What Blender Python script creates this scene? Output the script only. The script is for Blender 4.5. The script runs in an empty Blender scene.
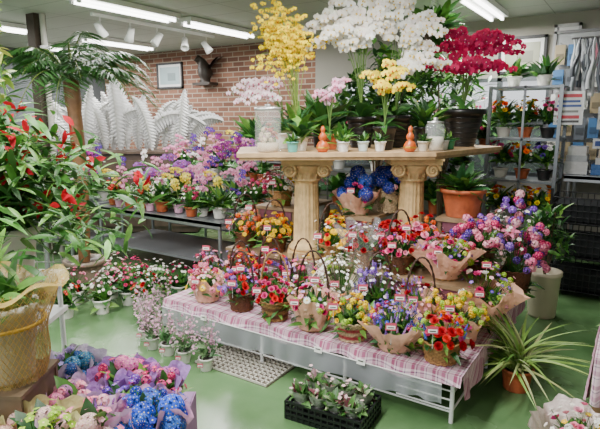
import bpy, math, numpy as np
from mathutils import Vector
pi=math.pi
YAW=math.radians(33)
def G(x,d):   # shop-floor grid turned 33 deg from the walls -> room coordinates
    return (math.cos(YAW)*x-math.sin(YAW)*d, math.sin(YAW)*x+math.cos(YAW)*d)
def sr(h):
    h=h.lstrip('#'); o=[]
    for i in (0,2,4):
        v=int(h[i:i+2],16)/255
        o.append(v/12.92 if v<=.04045 else ((v+.055)/1.055)**2.4)
    return tuple(o)
# ------------------------------------------------------------------ materials
MATS={}
def nm(name):
    m=bpy.data.materials.new(name); m.use_nodes=True
    nt=m.node_tree; b=nt.nodes['Principled BSDF']; MATS[name]=m
    return m,nt,b
def attr_mat(name,rough=.5,transl=0,metal=0,noise=.12,nscale=60,bump=0,bscale=80,spec=.5,alpha=1):
    m,nt,b=nm(name); N=nt.nodes; L=nt.links
    a=N.new('ShaderNodeAttribute'); a.attribute_name='Col'
    tc=N.new('ShaderNodeTexCoord')
    no=N.new('ShaderNodeTexNoise'); no.inputs['Scale'].default_value=nscale; L.new(tc.outputs['Object'],no.inputs['Vector'])
    mr=N.new('ShaderNodeMapRange'); mr.inputs[1].default_value=.3; mr.inputs[2].default_value=.7
    mr.inputs[3].default_value=1-noise; mr.inputs[4].default_value=1+noise*.6; L.new(no.outputs['Fac'],mr.inputs[0])
    mx=N.new('ShaderNodeVectorMath'); mx.operation='SCALE'; L.new(a.outputs['Color'],mx.inputs[0]); L.new(mr.outputs[0],mx.inputs['Scale'])
    L.new(mx.outputs[0],b.inputs['Base Color'])
    b.inputs['Roughness'].default_value=rough; b.inputs['Metallic'].default_value=metal; b.inputs['Alpha'].default_value=alpha
    b.inputs['Specular IOR Level'].default_value=spec
    if bump:
        n2=N.new('ShaderNodeTexNoise'); n2.inputs['Scale'].default_value=bscale; L.new(tc.outputs['Object'],n2.inputs['Vector'])
        bu=N.new('ShaderNodeBump'); bu.inputs['Strength'].default_value=bump; bu.inputs['Distance'].default_value=.01
        L.new(n2.outputs['Fac'],bu.inputs['Height']); L.new(bu.outputs[0],b.inputs['Normal'])
    if transl:
        t=N.new('ShaderNodeBsdfTranslucent'); L.new(mx.outputs[0],t.inputs['Color'])
        ms=N.new('ShaderNodeMixShader'); ms.inputs[0].default_value=transl
        L.new(b.outputs[0],ms.inputs[1]); L.new(t.outputs[0],ms.inputs[2]); L.new(ms.outputs[0],N['Material Output'].inputs['Surface'])
    return m
attr_mat('petal',.6,.22,noise=.1,nscale=150,spec=.25)
attr_mat('leaf',.42,.12,noise=.2,nscale=40,spec=.5)
attr_mat('wicker',.6,noise=.35,nscale=90,bump=.7,bscale=150)
attr_mat('paper',.5,.25,noise=.08,nscale=20,bump=1,bscale=45,spec=.5)
attr_mat('plastic',.35,noise=.04,nscale=10)
attr_mat('matte',.8,noise=.12,nscale=25,spec=.2)
attr_mat('metal',.35,metal=.8,noise=.08)
attr_mat('stone',.65,noise=.25,nscale=18,bump=.3,bscale=60)
attr_mat('wood',.5,noise=.25,nscale=14)
attr_mat('cloth',.85,.1,noise=.1,nscale=50,spec=.2)
attr_mat('net',.4,noise=.2,nscale=30,bump=.6,bscale=60,alpha=.45)
def alpha_mat(name,col,alpha,rough,bump=0):
    m,nt,b=nm(name); b.inputs['Base Color'].default_value=(*col,1); b.inputs['Alpha'].default_value=alpha; b.inputs['Roughness'].default_value=rough
    if bump:
        tc=nt.nodes.new('ShaderNodeTexCoord'); n2=nt.nodes.new('ShaderNodeTexNoise'); n2.inputs['Scale'].default_value=40; nt.links.new(tc.outputs['Object'],n2.inputs['Vector'])
        bu=nt.nodes.new('ShaderNodeBump'); bu.inputs['Strength'].default_value=bump; nt.links.new(n2.outputs['Fac'],bu.inputs['Height']); nt.links.new(bu.outputs[0],b.inputs['Normal'])
alpha_mat('vinyl',(.55,.58,.62),.45,.08,.5)
alpha_mat('pane',(.5,.58,.6),.1,.05)
alpha_mat('glass',(.85,.9,.9),.16,.04)
alpha_mat('cello',(.95,.95,.97),.13,.08,.8)
m,nt,b=nm('tube'); b.inputs['Emission Color'].default_value=(1,.99,.96,1); b.inputs['Emission Strength'].default_value=9; b.inputs['Base Color'].default_value=(1,1,1,1)
m,nt,b=nm('plaid'); N=nt.nodes;L=nt.links
tc=N.new('ShaderNodeTexCoord'); sx=N.new('ShaderNodeSeparateXYZ'); L.new(tc.outputs['Object'],sx.inputs[0])
def math_(op,a,bv=None):
    n=N.new('ShaderNodeMath'); n.operation=op
    for i,v in enumerate((a,bv)):
        if v is None: continue
        if isinstance(v,(int,float)): n.inputs[i].default_value=v
        else: L.new(v,n.inputs[i])
    return n.outputs[0]
yz=math_('SUBTRACT',sx.outputs['Y'],sx.outputs['Z'])
def stripes(src,per):
    f=math_('FRACT',math_('MULTIPLY',src,1/per))
    r=N.new('ShaderNodeValToRGB'); r.color_ramp.interpolation='CONSTANT'
    e=r.color_ramp.elements; e[0].position=0; e[0].color=(*sr('#dec4d0'),1); e[1].position=.18; e[1].color=(*sr('#96486a'),1)
    for p_,c_ in ((.34,'#dec6d0'),(.42,'#5e3c60'),(.47,'#d8b8c6'),(.62,'#b06e8e'),(.8,'#e2d0d6'),(.88,'#725682'),(.92,'#e2d0d2')):
        q=e.new(p_); q.color=(*sr(c_),1)
    L.new(f,r.inputs[0]); return r.outputs[0]
mx=N.new('ShaderNodeMix'); mx.data_type='RGBA'; mx.inputs[0].default_value=.5
L.new(stripes(sx.outputs['X'],.11),mx.inputs[6]); L.new(stripes(yz,.11),mx.inputs[7]); L.new(mx.outputs[2],b.inputs['Base Color']); b.inputs['Roughness'].default_value=.85
m,nt,b=nm('floor_paint'); N=nt.nodes;L=nt.links
tc=N.new('ShaderNodeTexCoord'); n1=N.new('ShaderNodeTexNoise'); n1.inputs['Scale'].default_value=2.2; n1.inputs['Detail'].default_value=8; L.new(tc.outputs['Object'],n1.inputs['Vector'])
r=N.new('ShaderNodeValToRGB'); e=r.color_ramp.elements; e[0].position=.3; e[0].color=(*sr('#48693f'),1); e[1].position=.7; e[1].color=(*sr('#6c9060'),1)
L.new(n1.outputs['Fac'],r.inputs[0]); L.new(r.outputs[0],b.inputs['Base Color'])
rr=N.new('ShaderNodeMapRange'); rr.inputs[3].default_value=.12; rr.inputs[4].default_value=.38; L.new(n1.outputs['Fac'],rr.inputs[0]); L.new(rr.outputs[0],b.inputs['Roughness'])
m,nt,b=nm('brick'); N=nt.nodes;L=nt.links
tc=N.new('ShaderNodeTexCoord'); mp=N.new('ShaderNodeMapping'); mp.inputs['Rotation'].default_value=(pi/2,0,0); L.new(tc.outputs['Object'],mp.inputs[0])
bt=N.new('ShaderNodeTexBrick'); bt.inputs['Scale'].default_value=1; bt.inputs['Brick Width'].default_value=.22; bt.inputs['Row Height'].default_value=.075; bt.inputs['Mortar Size'].default_value=.008
bt.inputs['Color1'].default_value=(*sr('#8f6450'),1); bt.inputs['Color2'].default_value=(*sr('#694538'),1); bt.inputs['Mortar'].default_value=(*sr('#a39585'),1)
L.new(mp.outputs[0],bt.inputs['Vector']); L.new(bt.outputs['Color'],b.inputs['Base Color']); b.inputs['Roughness'].default_value=.85
def wallmat(name,col,var=.06,grid=0):
    m,nt,b=nm(name); N=nt.nodes;L=nt.links
    tc=N.new('ShaderNodeTexCoord'); n1=N.new('ShaderNodeTexNoise'); n1.inputs['Scale'].default_value=3; L.new(tc.outputs['Object'],n1.inputs['Vector'])
    r=N.new('ShaderNodeValToRGB'); e=r.color_ramp.elements; e[0].color=(*[c*(1-var) for c in col],1); e[1].color=(*[min(1,c*(1+var)) for c in col],1)
    L.new(n1.outputs['Fac'],r.inputs[0]); out=r.outputs[0]
    if grid:
        bt=N.new('ShaderNodeTexBrick'); bt.offset=0; bt.inputs['Scale'].default_value=1; bt.inputs['Brick Width'].default_value=grid; bt.inputs['Row Height'].default_value=grid*.5
        bt.inputs['Mortar Size'].default_value=.006; L.new(tc.outputs['Object'],bt.inputs['Vector'])
        bt.inputs['Mortar'].default_value=(*[c*.6 for c in col],1); L.new(out,bt.inputs['Color1']); L.new(out,bt.inputs['Color2']); out=bt.outputs['Color']
    L.new(out,b.inputs['Base Color']); b.inputs['Roughness'].default_value=.8
wallmat('ceil',sr('#bdbdba'),grid=.9)
wallmat('plaster',sr('#98948a'))
wallmat('darkwall',sr('#55585c'))
# ------------------------------------------------------------------ mesh builder
class MB:
    def __init__(s): s.V=[];s.C=[];s.Q=[];s.T=[];s.qm=[];s.tm=[];s.qs=[];s.ts=[];s.n=0;s.mats=[]
    def mi(s,m):
        if m not in s.mats: s.mats.append(m)
        return s.mats.index(m)
    def add(s,geo,mat='plastic',col=(.8,.8,.8),smooth=True,off=(0,0,0),R=None):
        V,Q=geo[0],geo[1]; T=geo[2] if len(geo)>2 else None
        V=np.asarray(V,float)
        if R is not None: V=V@np.asarray(R).T
        V=V+np.asarray(off,float); i=s.mi(mat)
        col=np.asarray(col,float)
        if col.ndim==1: col=np.tile(col,(len(V),1))
        s.V.append(V); s.C.append(col)
        if Q is not None and len(Q):
            Q=np.asarray(Q,int)+s.n; s.Q.append(Q); s.qm.append(np.full(len(Q),i)); s.qs.append(np.full(len(Q),smooth))
        if T is not None and len(T):
            T=np.asarray(T,int)+s.n; s.T.append(T); s.tm.append(np.full(len(T),i)); s.ts.append(np.full(len(T),smooth))
        s.n+=len(V)
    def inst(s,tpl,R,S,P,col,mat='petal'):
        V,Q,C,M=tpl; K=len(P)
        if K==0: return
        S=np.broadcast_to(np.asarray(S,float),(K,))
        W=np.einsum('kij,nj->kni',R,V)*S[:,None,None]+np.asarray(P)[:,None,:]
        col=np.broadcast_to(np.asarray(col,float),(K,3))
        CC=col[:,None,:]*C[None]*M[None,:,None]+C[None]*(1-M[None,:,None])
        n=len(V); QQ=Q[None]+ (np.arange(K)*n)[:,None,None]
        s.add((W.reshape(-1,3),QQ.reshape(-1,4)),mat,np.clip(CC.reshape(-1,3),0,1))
    def mesh(s,name):
        me=bpy.data.meshes.new(name)
        V=np.concatenate(s.V); me.vertices.add(len(V)); me.vertices.foreach_set('co',V.ravel())
        loops=[];st=[];mi=[];sm=[];c=0
        if s.Q:
            Q=np.concatenate(s.Q); loops.append(Q.ravel()); st.append(np.arange(len(Q))*4); c=len(Q)*4; mi+=s.qm; sm+=s.qs
        if s.T:
            T=np.concatenate(s.T); loops.append(T.ravel()); st.append(c+np.arange(len(T))*3); mi+=s.tm; sm+=s.ts
        loops=np.concatenate(loops); st=np.concatenate(st)
        me.loops.add(len(loops)); me.loops.foreach_set('vertex_index',loops.astype(np.int32))
        me.polygons.add(len(st)); me.polygons.foreach_set('loop_start',st.astype(np.int32))
        me.polygons.foreach_set('material_index',np.concatenate(mi).astype(np.int32))
        me.update(calc_edges=True)
        me.polygons.foreach_set('use_smooth',np.concatenate(sm).astype(bool))
        a=me.color_attributes.new('Col','FLOAT_COLOR','POINT')
        C=np.concatenate(s.C); a.data.foreach_set('color',np.concatenate([C,np.ones((len(C),1))],1).ravel())
        for m in s.mats: me.materials.append(MATS[m])
        return me
    def obj(s,name,loc=(0,0,0),rz=0,sc=1): return put(s.mesh(name),name,loc,rz,sc)
def put(me,name,loc=(0,0,0),rz=0,sc=1):
    o=bpy.data.objects.new(name,me); bpy.context.collection.objects.link(o)
    o.location=loc; o.rotation_euler=(0,0,rz); o.scale=(sc,)*3
    return o
def box(cx,cy,cz,sx,sy,sz):
    x,y,z=sx/2,sy/2,sz/2
    V=np.array([(-x,-y,-z),(x,-y,-z),(x,y,-z),(-x,y,-z),(-x,-y,z),(x,-y,z),(x,y,z),(-x,y,z)])+(cx,cy,cz)
    return V,[(0,3,2,1),(4,5,6,7),(0,1,5,4),(1,2,6,5),(2,3,7,6),(3,0,4,7)]
def lathe(prof,n=24,f=None):
    th=np.arange(n)*2*pi/n; V=[]
    for j,(r,z) in enumerate(prof):
        rr=np.full(n,r,float); zz=np.full(n,z,float)
        if f: rr,zz=f(th,j,rr,zz)
        V.append(np.stack([rr*np.cos(th),rr*np.sin(th),zz],1))
    V=np.concatenate(V); m=len(prof)
    i=np.arange(n); k=(i+1)%n; Q=[]
    for j in range(m-1): Q.append(np.stack([j*n+i,j*n+k,(j+1)*n+k,(j+1)*n+i],1))
    return V,np.concatenate(Q)
def tube(P,r,n=6):
    P=np.asarray(P,float); m=len(P); r=np.broadcast_to(r,(m,))
    T=np.gradient(P,axis=0); T/=np.linalg.norm(T,axis=1,keepdims=True)+1e-9
    ref=np.array([0.,0,1]) if abs(T[:,2]).mean()<.8 else np.array([1.,0,0])
    A=np.cross(T,ref); A/=np.linalg.norm(A,axis=1,keepdims=True)+1e-9; B=np.cross(T,A)
    th=np.arange(n)*2*pi/n
    V=(P[:,None]+r[:,None,None]*(np.cos(th)[None,:,None]*A[:,None]+np.sin(th)[None,:,None]*B[:,None])).reshape(-1,3)
    i=np.arange(n); k=(i+1)%n
    return V,np.concatenate([np.stack([j*n+i,j*n+k,(j+1)*n+k,(j+1)*n+i],1) for j in range(m-1)])
def gridq(nu,nv):
    a=np.arange(nu-1)[:,None]*nv+np.arange(nv-1)[None]; a=a.ravel()
    return np.stack([a,a+1,a+nv+1,a+nv],1)
def petal(L,W,rows=4,wf=None,rise=None,cup=0,r0=0):
    t=np.linspace(0,1,rows); s=np.array([-1,0,1.])
    w=(wf(t) if wf else np.sin(pi*np.clip(t*.88+.1,0,1))**.7)*W/2
    z=rise(t) if rise else 0*t
    V=np.zeros((rows,3,3)); V[:,:,0]=(r0+t*L)[:,None]; V[:,:,1]=w[:,None]*s; V[:,:,2]=z[:,None]+cup*np.abs(s)[None]*w[:,None]
    return V.reshape(-1,3),gridq(rows,3)
def rz(a):
    c,s=math.cos(a),math.sin(a); return np.array([[c,-s,0],[s,c,0],[0,0,1]])
def ry(a):
    c,s=math.cos(a),math.sin(a); return np.array([[c,0,s],[0,1,0],[-s,0,c]])
def rx(a):
    c,s=math.cos(a),math.sin(a); return np.array([[1,0,0],[0,c,-s],[0,s,c]])
class TP:
    def __init__(s): s.V=[];s.Q=[];s.C=[];s.M=[];s.n=0
    def add(s,g,R=np.eye(3),off=(0,0,0),shade=1.,col=None):
        V=g[0]@R.T+np.asarray(off); s.V.append(V); s.Q.append(np.asarray(g[1])+s.n); s.n+=len(V)
        if col is None:
            sh=np.broadcast_to(np.asarray(shade,float),(len(V),)); s.C.append(np.repeat(sh[:,None],3,1)); s.M.append(np.ones(len(V)))
        else: s.C.append(np.tile(col,(len(V),1))); s.M.append(np.zeros(len(V)))
    def out(s): return np.concatenate(s.V),np.concatenate(s.Q),np.concatenate(s.C),np.concatenate(s.M)
def blob(r,h,n=6): return lathe([(r,0),(r*.85,h*.6),(r*.05,h)],n)
def t_daisy(n=12,W=.34,cc=sr('#e8b71c'),rings=1,cr=.24):
    t=TP()
    for k in range(rings):
        for i in range(n):
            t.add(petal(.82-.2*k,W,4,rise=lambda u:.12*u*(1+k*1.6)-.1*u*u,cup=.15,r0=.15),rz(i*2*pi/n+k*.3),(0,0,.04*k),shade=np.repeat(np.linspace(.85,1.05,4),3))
    t.add(blob(cr,.14,8),col=cc); return t.out()
def t_rose():
    t=TP()
    for k,(n,L,tilt) in enumerate([(5,.85,.35),(5,.7,.8),(4,.5,1.15),(3,.32,1.4)]):
        for i in range(n):
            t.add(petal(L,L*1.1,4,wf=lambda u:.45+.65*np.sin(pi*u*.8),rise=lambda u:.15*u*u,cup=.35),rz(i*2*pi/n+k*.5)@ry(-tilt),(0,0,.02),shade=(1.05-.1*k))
    return t.out()
def t_carn():
    t=TP(); g=np.random.default_rng(3)
    for k,(n,L,tilt) in enumerate([(9,.95,.15),(8,.85,.55),(7,.75,.95),(5,.65,1.3)]):
        for i in range(n):
            p=petal(L,L*.62,4,wf=lambda u:.25+u*.9,cup=.25); V=p[0].copy(); V[-3:,2]+=g.uniform(-.12,.12,3); V[-3:,0]+=g.uniform(-.08,.04,3)
            t.add((V,p[1]),rz(i*2*pi/n+k*.4)@ry(-tilt),shade=g.uniform(.82,1.1))
    return t.out()
def t_orchid(lip,center=sr('#f2efe0')):
    t=TP()
    for a in (90,215,325): t.add(petal(.95,.55,4,rise=lambda u:-.15*u*u),rz(math.radians(a)),(0,0,-.02),shade=.93)
    for a in (12,168): t.add(petal(1.0,1.05,4,wf=lambda u:np.sin(pi*np.clip(u*.85+.1,0,1))**.6,rise=lambda u:.1*u-.12*u*u),rz(math.radians(a)),shade=1.03)
    t.add(petal(.42,.4,4,rise=lambda u:.28*u),rz(math.radians(270)),(0,0,.06),col=lip)
    t.add(blob(.1,.25,5),col=center); return t.out()
def t_lily():
    t=TP()
    for i in range(6):
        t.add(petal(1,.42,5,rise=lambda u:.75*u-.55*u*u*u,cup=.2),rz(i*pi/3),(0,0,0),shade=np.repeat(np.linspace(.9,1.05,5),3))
    for i in range(4):
        a=i*pi/2; t.add(petal(.5,.06,3,rise=lambda u:.8*u),rz(a+.3),col=sr('#c8a030'))
    return t.out()
def t_small5(cc=sr('#f0e6a0'),n=5):
    t=TP()
    for i in range(n):
        a=i*2*pi/n; V=np.array([(0,0,0),(.6,-.42,.1),(1,0,.05),(.6,.42,.1)]); t.add((V,[(0,1,2,3)]),rz(a),shade=1)
    t.add((np.array([(-.16,-.16,.09),(.16,-.16,.09),(.16,.16,.09),(-.16,.16,.09)]),[(0,1,2,3)]),col=cc); return t.out()
def fib(n,maxp,g=None,jit=.08):
    i=np.arange(n)+.5; c=1-(1-math.cos(maxp))*i/n; ph=i*2.39996
    if g is not None: c=np.clip(c+g.normal(0,jit*.5,n),-.95,1); ph=ph+g.normal(0,jit*3,n)
    s=np.sqrt(np.clip(1-c*c,0,1)); return np.stack([s*np.cos(ph),s*np.sin(ph),c],1)
def frz(N,spin):
    N=N/np.linalg.norm(N,axis=1,keepdims=True); ref=np.where(np.abs(N[:,2:3])<.95,np.array([[0,0,1.]]),np.array([[1.,0,0]]))
    Y=ref-(ref*N).sum(1,keepdims=True)*N; Y/=np.linalg.norm(Y,axis=1,keepdims=True); X=np.cross(Y,N)
    c,s=np.cos(spin)[:,None],np.sin(spin)[:,None]
    return np.stack([X*c+Y*s,-X*s+Y*c,N],2)
def frx(D,roll):
    D=D/np.linalg.norm(D,axis=1,keepdims=True); ref=np.where(np.abs(D[:,2:3])<.97,np.array([[0,0,1.]]),np.array([[1.,0,0]]))
    Y=np.cross(ref,D); Y/=np.linalg.norm(Y,axis=1,keepdims=True); Z=np.cross(D,Y)
    c,s=np.cos(roll)[:,None],np.sin(roll)[:,None]
    return np.stack([D,Y*c+Z*s,-Y*s+Z*c],2)
def t_cluster(n,sub,size,maxp=2.2,sx=1,sz=1):
    g=np.random.default_rng(5); N=fib(n,maxp,g,.05); R=frz(N,g.uniform(0,6,n)); P=N*np.array([sx,sx,sz])*.8
    V,Q,C,M=sub; W=(np.einsum('kij,nj->kni',R,V)*size+P[:,None]).reshape(-1,3)
    QQ=(Q[None]+(np.arange(n)*len(V))[:,None,None]).reshape(-1,4)
    sh=g.uniform(.72,1.15,n); CC=(C[None]*sh[:,None,None]).reshape(-1,3)
    return W,QQ,CC,np.tile(M,n)
def t_spike(n=26,H=3.2,size=.5):
    g=np.random.default_rng(9); u=np.linspace(0,1,n); a=np.arange(n)*2.4; r=.42*(1-u*.75)
    P=np.stack([r*np.cos(a),r*np.sin(a),u*H],1); N=np.stack([np.cos(a),np.sin(a),.5+0*a],1); R=frz(N,a)
    V,Q,C,M=t_small5(n=4); S=size*(1-.55*u)
    W=(np.einsum('kij,nj->kni',R,V)*S[:,None,None]+P[:,None]).reshape(-1,3)
    QQ=(Q[None]+(np.arange(n)*len(V))[:,None,None]).reshape(-1,4); sh=g.uniform(.75,1.15,n)
    return W,QQ,(C[None]*sh[:,None,None]).reshape(-1,3),np.tile(M,n)
FL={'daisy':t_daisy(),'mum':t_daisy(14,.3,sr('#d8d060'),3,.12),'rose':t_rose(),'carn':t_carn(),'lily':t_lily(),
 'phal':t_orchid(sr('#c03070')),'phaly':t_orchid(sr('#c04020'),sr('#e8c030')),'phalw':t_orchid(sr('#e8c850')),'small':t_small5(),
 'hyd':t_cluster(70,t_small5(n=4),.24),'puff':t_cluster(22,t_small5(),.34),'spike':t_spike()}
def t_leaf(W=.3,arch=.3,rows=6,fold=.25):
    t=TP(); t.add(petal(1,W,rows,wf=lambda u:np.sin(pi*np.clip(u*.96+.04,0,1))**.8*(1-.25*u)+.02,rise=lambda u:.25*u*arch-arch*u*u,cup=fold),shade=np.tile([1,.82,1],rows)); return t.out()
LF={'lance':t_leaf(.28,.3),'oval':t_leaf(.5,.3,5),'strap':t_leaf(.13,.55,8,.3),'grass':t_leaf(.055,1.0,10,.3),'narrow':t_leaf(.1,.25,4),'orch':t_leaf(.34,.75,7,.3)}
GREENS=[sr('#3a7029'),sr('#2a5624'),sr('#568f38'),sr('#74a344'),sr('#356038')]
def jit(cols,g,k=.1): return np.clip(np.asarray(cols)*(1+g.normal(0,k,(len(cols),1)))*(1+g.normal(0,k*.4,(len(cols),3))),0,1)
def leaves(mb,g,n,P0,L,kind='lance',el=(-.2,1.2),cols=None,spread=0,mat='leaf'):
    ph=g.uniform(0,2*pi,n); e=g.uniform(el[0],el[1],n)
    D=np.stack([np.cos(ph)*np.cos(e),np.sin(ph)*np.cos(e),np.sin(e)],1)
    P=np.asarray(P0)+g.normal(0,1,(n,3))*spread
    c=[ (cols or GREENS)[i] for i in g.integers(0,len(cols or GREENS),n)]
    mb.inst(LF[kind],frx(D,g.normal(0,.4,n)),L*g.uniform(.65,1.1,n),P,jit(c,g),mat)
def bouquet(mb,g,c,sx,sz,spec,nleaf=70,leafL=None,lk='lance',maxp=1.5,stems=True,lcols=None):
    c=np.asarray(c,float); tot=sum(s[2] for s in spec); N=fib(tot,maxp,g,.12)
    key=N[:,0]*g.normal()+N[:,1]*g.normal()+g.normal(0,.6,tot); perm=np.argsort(key)
    leaves(mb,g,nleaf,c-(0,0,sz*.3),(leafL or sx*1.0),lk,(-.1,1.4),spread=sx*.22,cols=lcols)
    i=0
    for ty,cols,cnt,size,lift in spec:
        idx=perm[i:i+cnt]; i+=cnt; n=N[idx]; rad=g.uniform(.78,1.14,cnt)[:,None]*lift
        P=c+n*np.array([sx,sx,sz])*rad; nn=n+np.array([0,0,.35])
        if ty=='spike': nn=n*.5+np.array([0,0,1.])
        cc=[sr(cols[k]) for k in g.integers(0,len(cols),cnt)]
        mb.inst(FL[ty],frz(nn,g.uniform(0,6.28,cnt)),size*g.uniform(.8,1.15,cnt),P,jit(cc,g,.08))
        if stems:
            for p in P[::2]: mb.add(tube([c-(0,0,sz*.6),(c+p)/2-(0,0,sz*.1),p-(0,0,.004)],.0018,3),'leaf',GREENS[0])
def weave(mb,r0,r1,h,col,col2=None,nr=32):
    rows=10; prof=[(r0*.2,.002),(r0,.0)]+[(r0+(r1-r0)*(k/rows)**.8,h*k/rows) for k in range(1,rows+1)]+[(r1*.93,h),(r1*.85,h*.7)]
    m=len(prof)
    def f(th,j,rr,zz):
        if 1<=j<=rows+1: rr=rr*(1+.05*np.cos(nr/2*th*1.0+pi*(j%2)))
        return rr,zz
    n=nr*2
    V,Q=lathe(prof,n,f); C=np.tile(col,(len(V),1)).reshape(m,n,3)
    if col2 is not None:
        for j in (3,4,7,8): C[j]=col2
    th=np.arange(n)*2*pi/n
    for j in range(m): C[j]*= (1-.22*(np.cos(nr/2*th+pi*(j%2))<0))[:,None]
    mb.add((V,Q),'wicker',C.reshape(-1,3))
    for zz,rr in ((h,r1),(0.006,r0)):
        th=np.linspace(0,2*pi,49); P=np.stack([rr*np.cos(th),rr*np.sin(th),zz+.004*np.sin(th*14)],1); mb.add(tube(P,.007,5),'wicker',col)
def handle(mb,r,h,H,col,a=0):
    t=np.linspace(0,pi,25)
    for ph in (0,pi):
        P=np.stack([-r*1.0*np.cos(t)*1.0+.004*np.sin(t*12+ph),.006*np.cos(t*12+ph),h*.6+(H+h*.4)*np.sin(t)**.75],1)@rz(a).T
        mb.add(tube(P,.0045,5),'wicker',col)
def wrap(mb,g,r0,r1,h,col,z0=.01,ruf=.13,mat='paper'):
    k=int(g.integers(4,7)); ph=g.uniform(0,6); prof=[(r0+(r1-r0)*(t**1.3),z0+h*t) for t in np.linspace(0,1,8)]
    def f(th,j,rr,zz):
        t=j/7; return rr*(1+ruf*t*np.sin(k*th+ph)+.05*t*np.sin(19*th)),zz+h*.24*t*np.abs(np.sin(k*.5*th+ph*2))*1.2-h*.08*t+.008*t*np.sin(13*th)
    V,Q=lathe(prof,76,f); mb.add((V,Q),mat,col)
def tag(mb,x,y,z,a,col=sr('#f4f0ec'),w=.055,h=.038,ac=None):
    R=rz(a)@rx(-.25); mb.add(box(0,0,0,w,.003,h),'plastic',ac or sr('#b8485e'),False,(x,y,z),R)
    mb.add(box(0,-.0022,-h*.1,w*.8,.001,h*.45),'plastic',col,False,(x,y,z),R)
    mb.add(box(0,-.0032,-h*.12,w*.6,.001,h*.14),'plastic',sr('#333333'),False,(x,y,z),R)
    mb.add(tube([(x,y+.004,z),(x,y+.006,z-.1)],.0015,4),'plastic',sr('#dddddd'))
TAN=sr('#a87b48');BRN=sr('#6b3f22');DK=sr('#3d2416');LT=sr('#cdb48c');PKP=sr('#f0bba0');CRM=sr('#ecd6bc')
def flower_basket(loc,spec,r=.085,h=.11,sx=.14,sz=.13,col=TAN,col2=None,hd=None,pap=None,seed=0,tg=True,nleaf=60,lk='lance',papR=None,name='flower_basket',dens=1.7,big=1.17,cel=False):
    g=np.random.default_rng(seed+100); mb=MB(); r*=1.12; sx*=big; sz*=1.2
    weave(mb,r*.78,r,h,col,col2)
    if pap is not None: wrap(mb,g,r*.9 if papR is None else r*.86,(papR or sx*.95)*.95,h*1.4,pap)
    if cel: wrap(mb,g,r*1.05,sx*1.25,h*2.0,(.9,.9,.9),mat='cello',ruf=.2)
    if hd: handle(mb,r,h,hd*1.05,DK if col2 is None else col,g.uniform(-.5,.5)+.6)
    sp=[(a,b_,int(c_*(dens if a!='small' else dens*.75)) if c_>8 else int(c_*1.4+.5),d*(1.1 if a!='small' else 1),e*(.96 if a!='small' else .93)) for a,b_,c_,d,e in spec]
    bouquet(mb,g,(0,0,h*1.05),sx,sz,sp,int(nleaf*1.6),leafL=sx*.85,lk=lk)
    if tg:
        tag(mb,.0+g.uniform(-.05,.05),-sx*1.02,h+.07+g.uniform(0,.06),.45)
        if g.random()<.3: tag(mb,.0+g.uniform(.0,.1),-sx*.5,h+sz+.04,.45)
    return mb.obj(name,loc)
WH=['#fbf6ee','#fff8f0'];PK=['#f59ab4','#f080a8','#f9b8c8'];HP=['#d42a70','#c01c60','#e04890'];RD=['#c20c20','#a00818','#dd2020'];YL=['#fccc08','#ffd820'];OR=['#f57d08','#f05a14'];PU=['#7a48b8','#5c38a8','#9468d0'];LV=['#bda0e0','#a88cd0'];BL=['#2c48c4','#3c64dc','#2038a8'];GN=['#93bd2c','#a8cc44'];SAL=['#f27a5c','#f79880']
bz=.302
# ------------------------------------------------------------------ room
XL,XR,YB,YF,ZC=-8.5,1.6,6.4,-3.0,2.65
def slab(name,cx,cy,cz,sx,sy,sz,mat):
    mb=MB(); mb.add(box(cx,cy,cz,sx,sy,sz),mat,(.8,.8,.8),False); return mb.obj(name)
slab('floor',(XL+XR)/2,(YB+YF)/2,-.05,XR-XL,YB-YF,.1,'floor_paint')
slab('ceiling',(XL+XR)/2,(YB+YF)/2,ZC+.05,XR-XL,YB-YF,.1,'ceil')
slab('wall_left',XL-.05,(YB+YF)/2,ZC/2,.1,YB-YF,ZC,'darkwall')
slab('wall_right',XR+.05,(YB+YF)/2,ZC/2,.1,YB-YF,ZC,'plaster')
mb=MB()
mb.add(box((XL-3.9)/2,YB+.05,ZC/2,-3.9-XL,.1,ZC),'brick',(.5,.3,.2),False)
for a,b_ ,z0,z1 in ((-3.9,-3.5,0,ZC),(-3.5,-.9,0,.9),(-3.5,-.9,2.0,ZC),(-.9,XR,0,ZC)):
    mb.add(box((a+b_)/2,YB+.05,(z0+z1)/2,b_-a,.1,z1-z0),'plaster',(.8,.8,.8),False)
mb.obj('wall_back')
mb=MB()
for x in np.linspace(-3.5,-.9,6): mb.add(box(x,YB,1.45,.05,.06,1.1),'metal',sr('#6a6f72'),False)
for z in (.92,1.5,1.98): mb.add(box(-2.2,YB,z,2.6,.06,.04),'metal',sr('#6a6f72'),False)
mb.add(box(-2.2,YB+.01,1.45,2.6,.01,1.1),'pane',(.8,.8,.8),False)
mb.obj('window_1')
mb=MB(); g=np.random.default_rng(2); mb.add(box(-2.2,0,.75,4.2,.3,1.5),'leaf',sr('#1f3a1c'),False)
n_=1600; P=np.stack([g.uniform(-4.3,-.1,n_),g.uniform(-.3,-.05,n_),g.uniform(.1,1.75,n_)],1); mb.inst(LF['oval'],frx(g.normal(0,1,(n_,3)),g.normal(0,1,n_)),.12,P,jit([GREENS[i] for i in g.integers(0,5,n_)],g),'leaf'); mb.obj('outdoor_hedge',(0,YB+1.2,0))
slab('ground_outside',-2.2,YB+1.6,-.05,8,3,.09,'plaster')
mb=MB(); mb.add(box((XL+XR)/2,YB-.01,.05,XR-XL,.02,.1),'matte',sr('#5a5650'),False); mb.add(box((XL+XR)/2,YB-.015,.1,XR-XL,.03,.012),'matte',sr('#4a4640'),False); mb.obj('baseboard_back')
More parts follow.
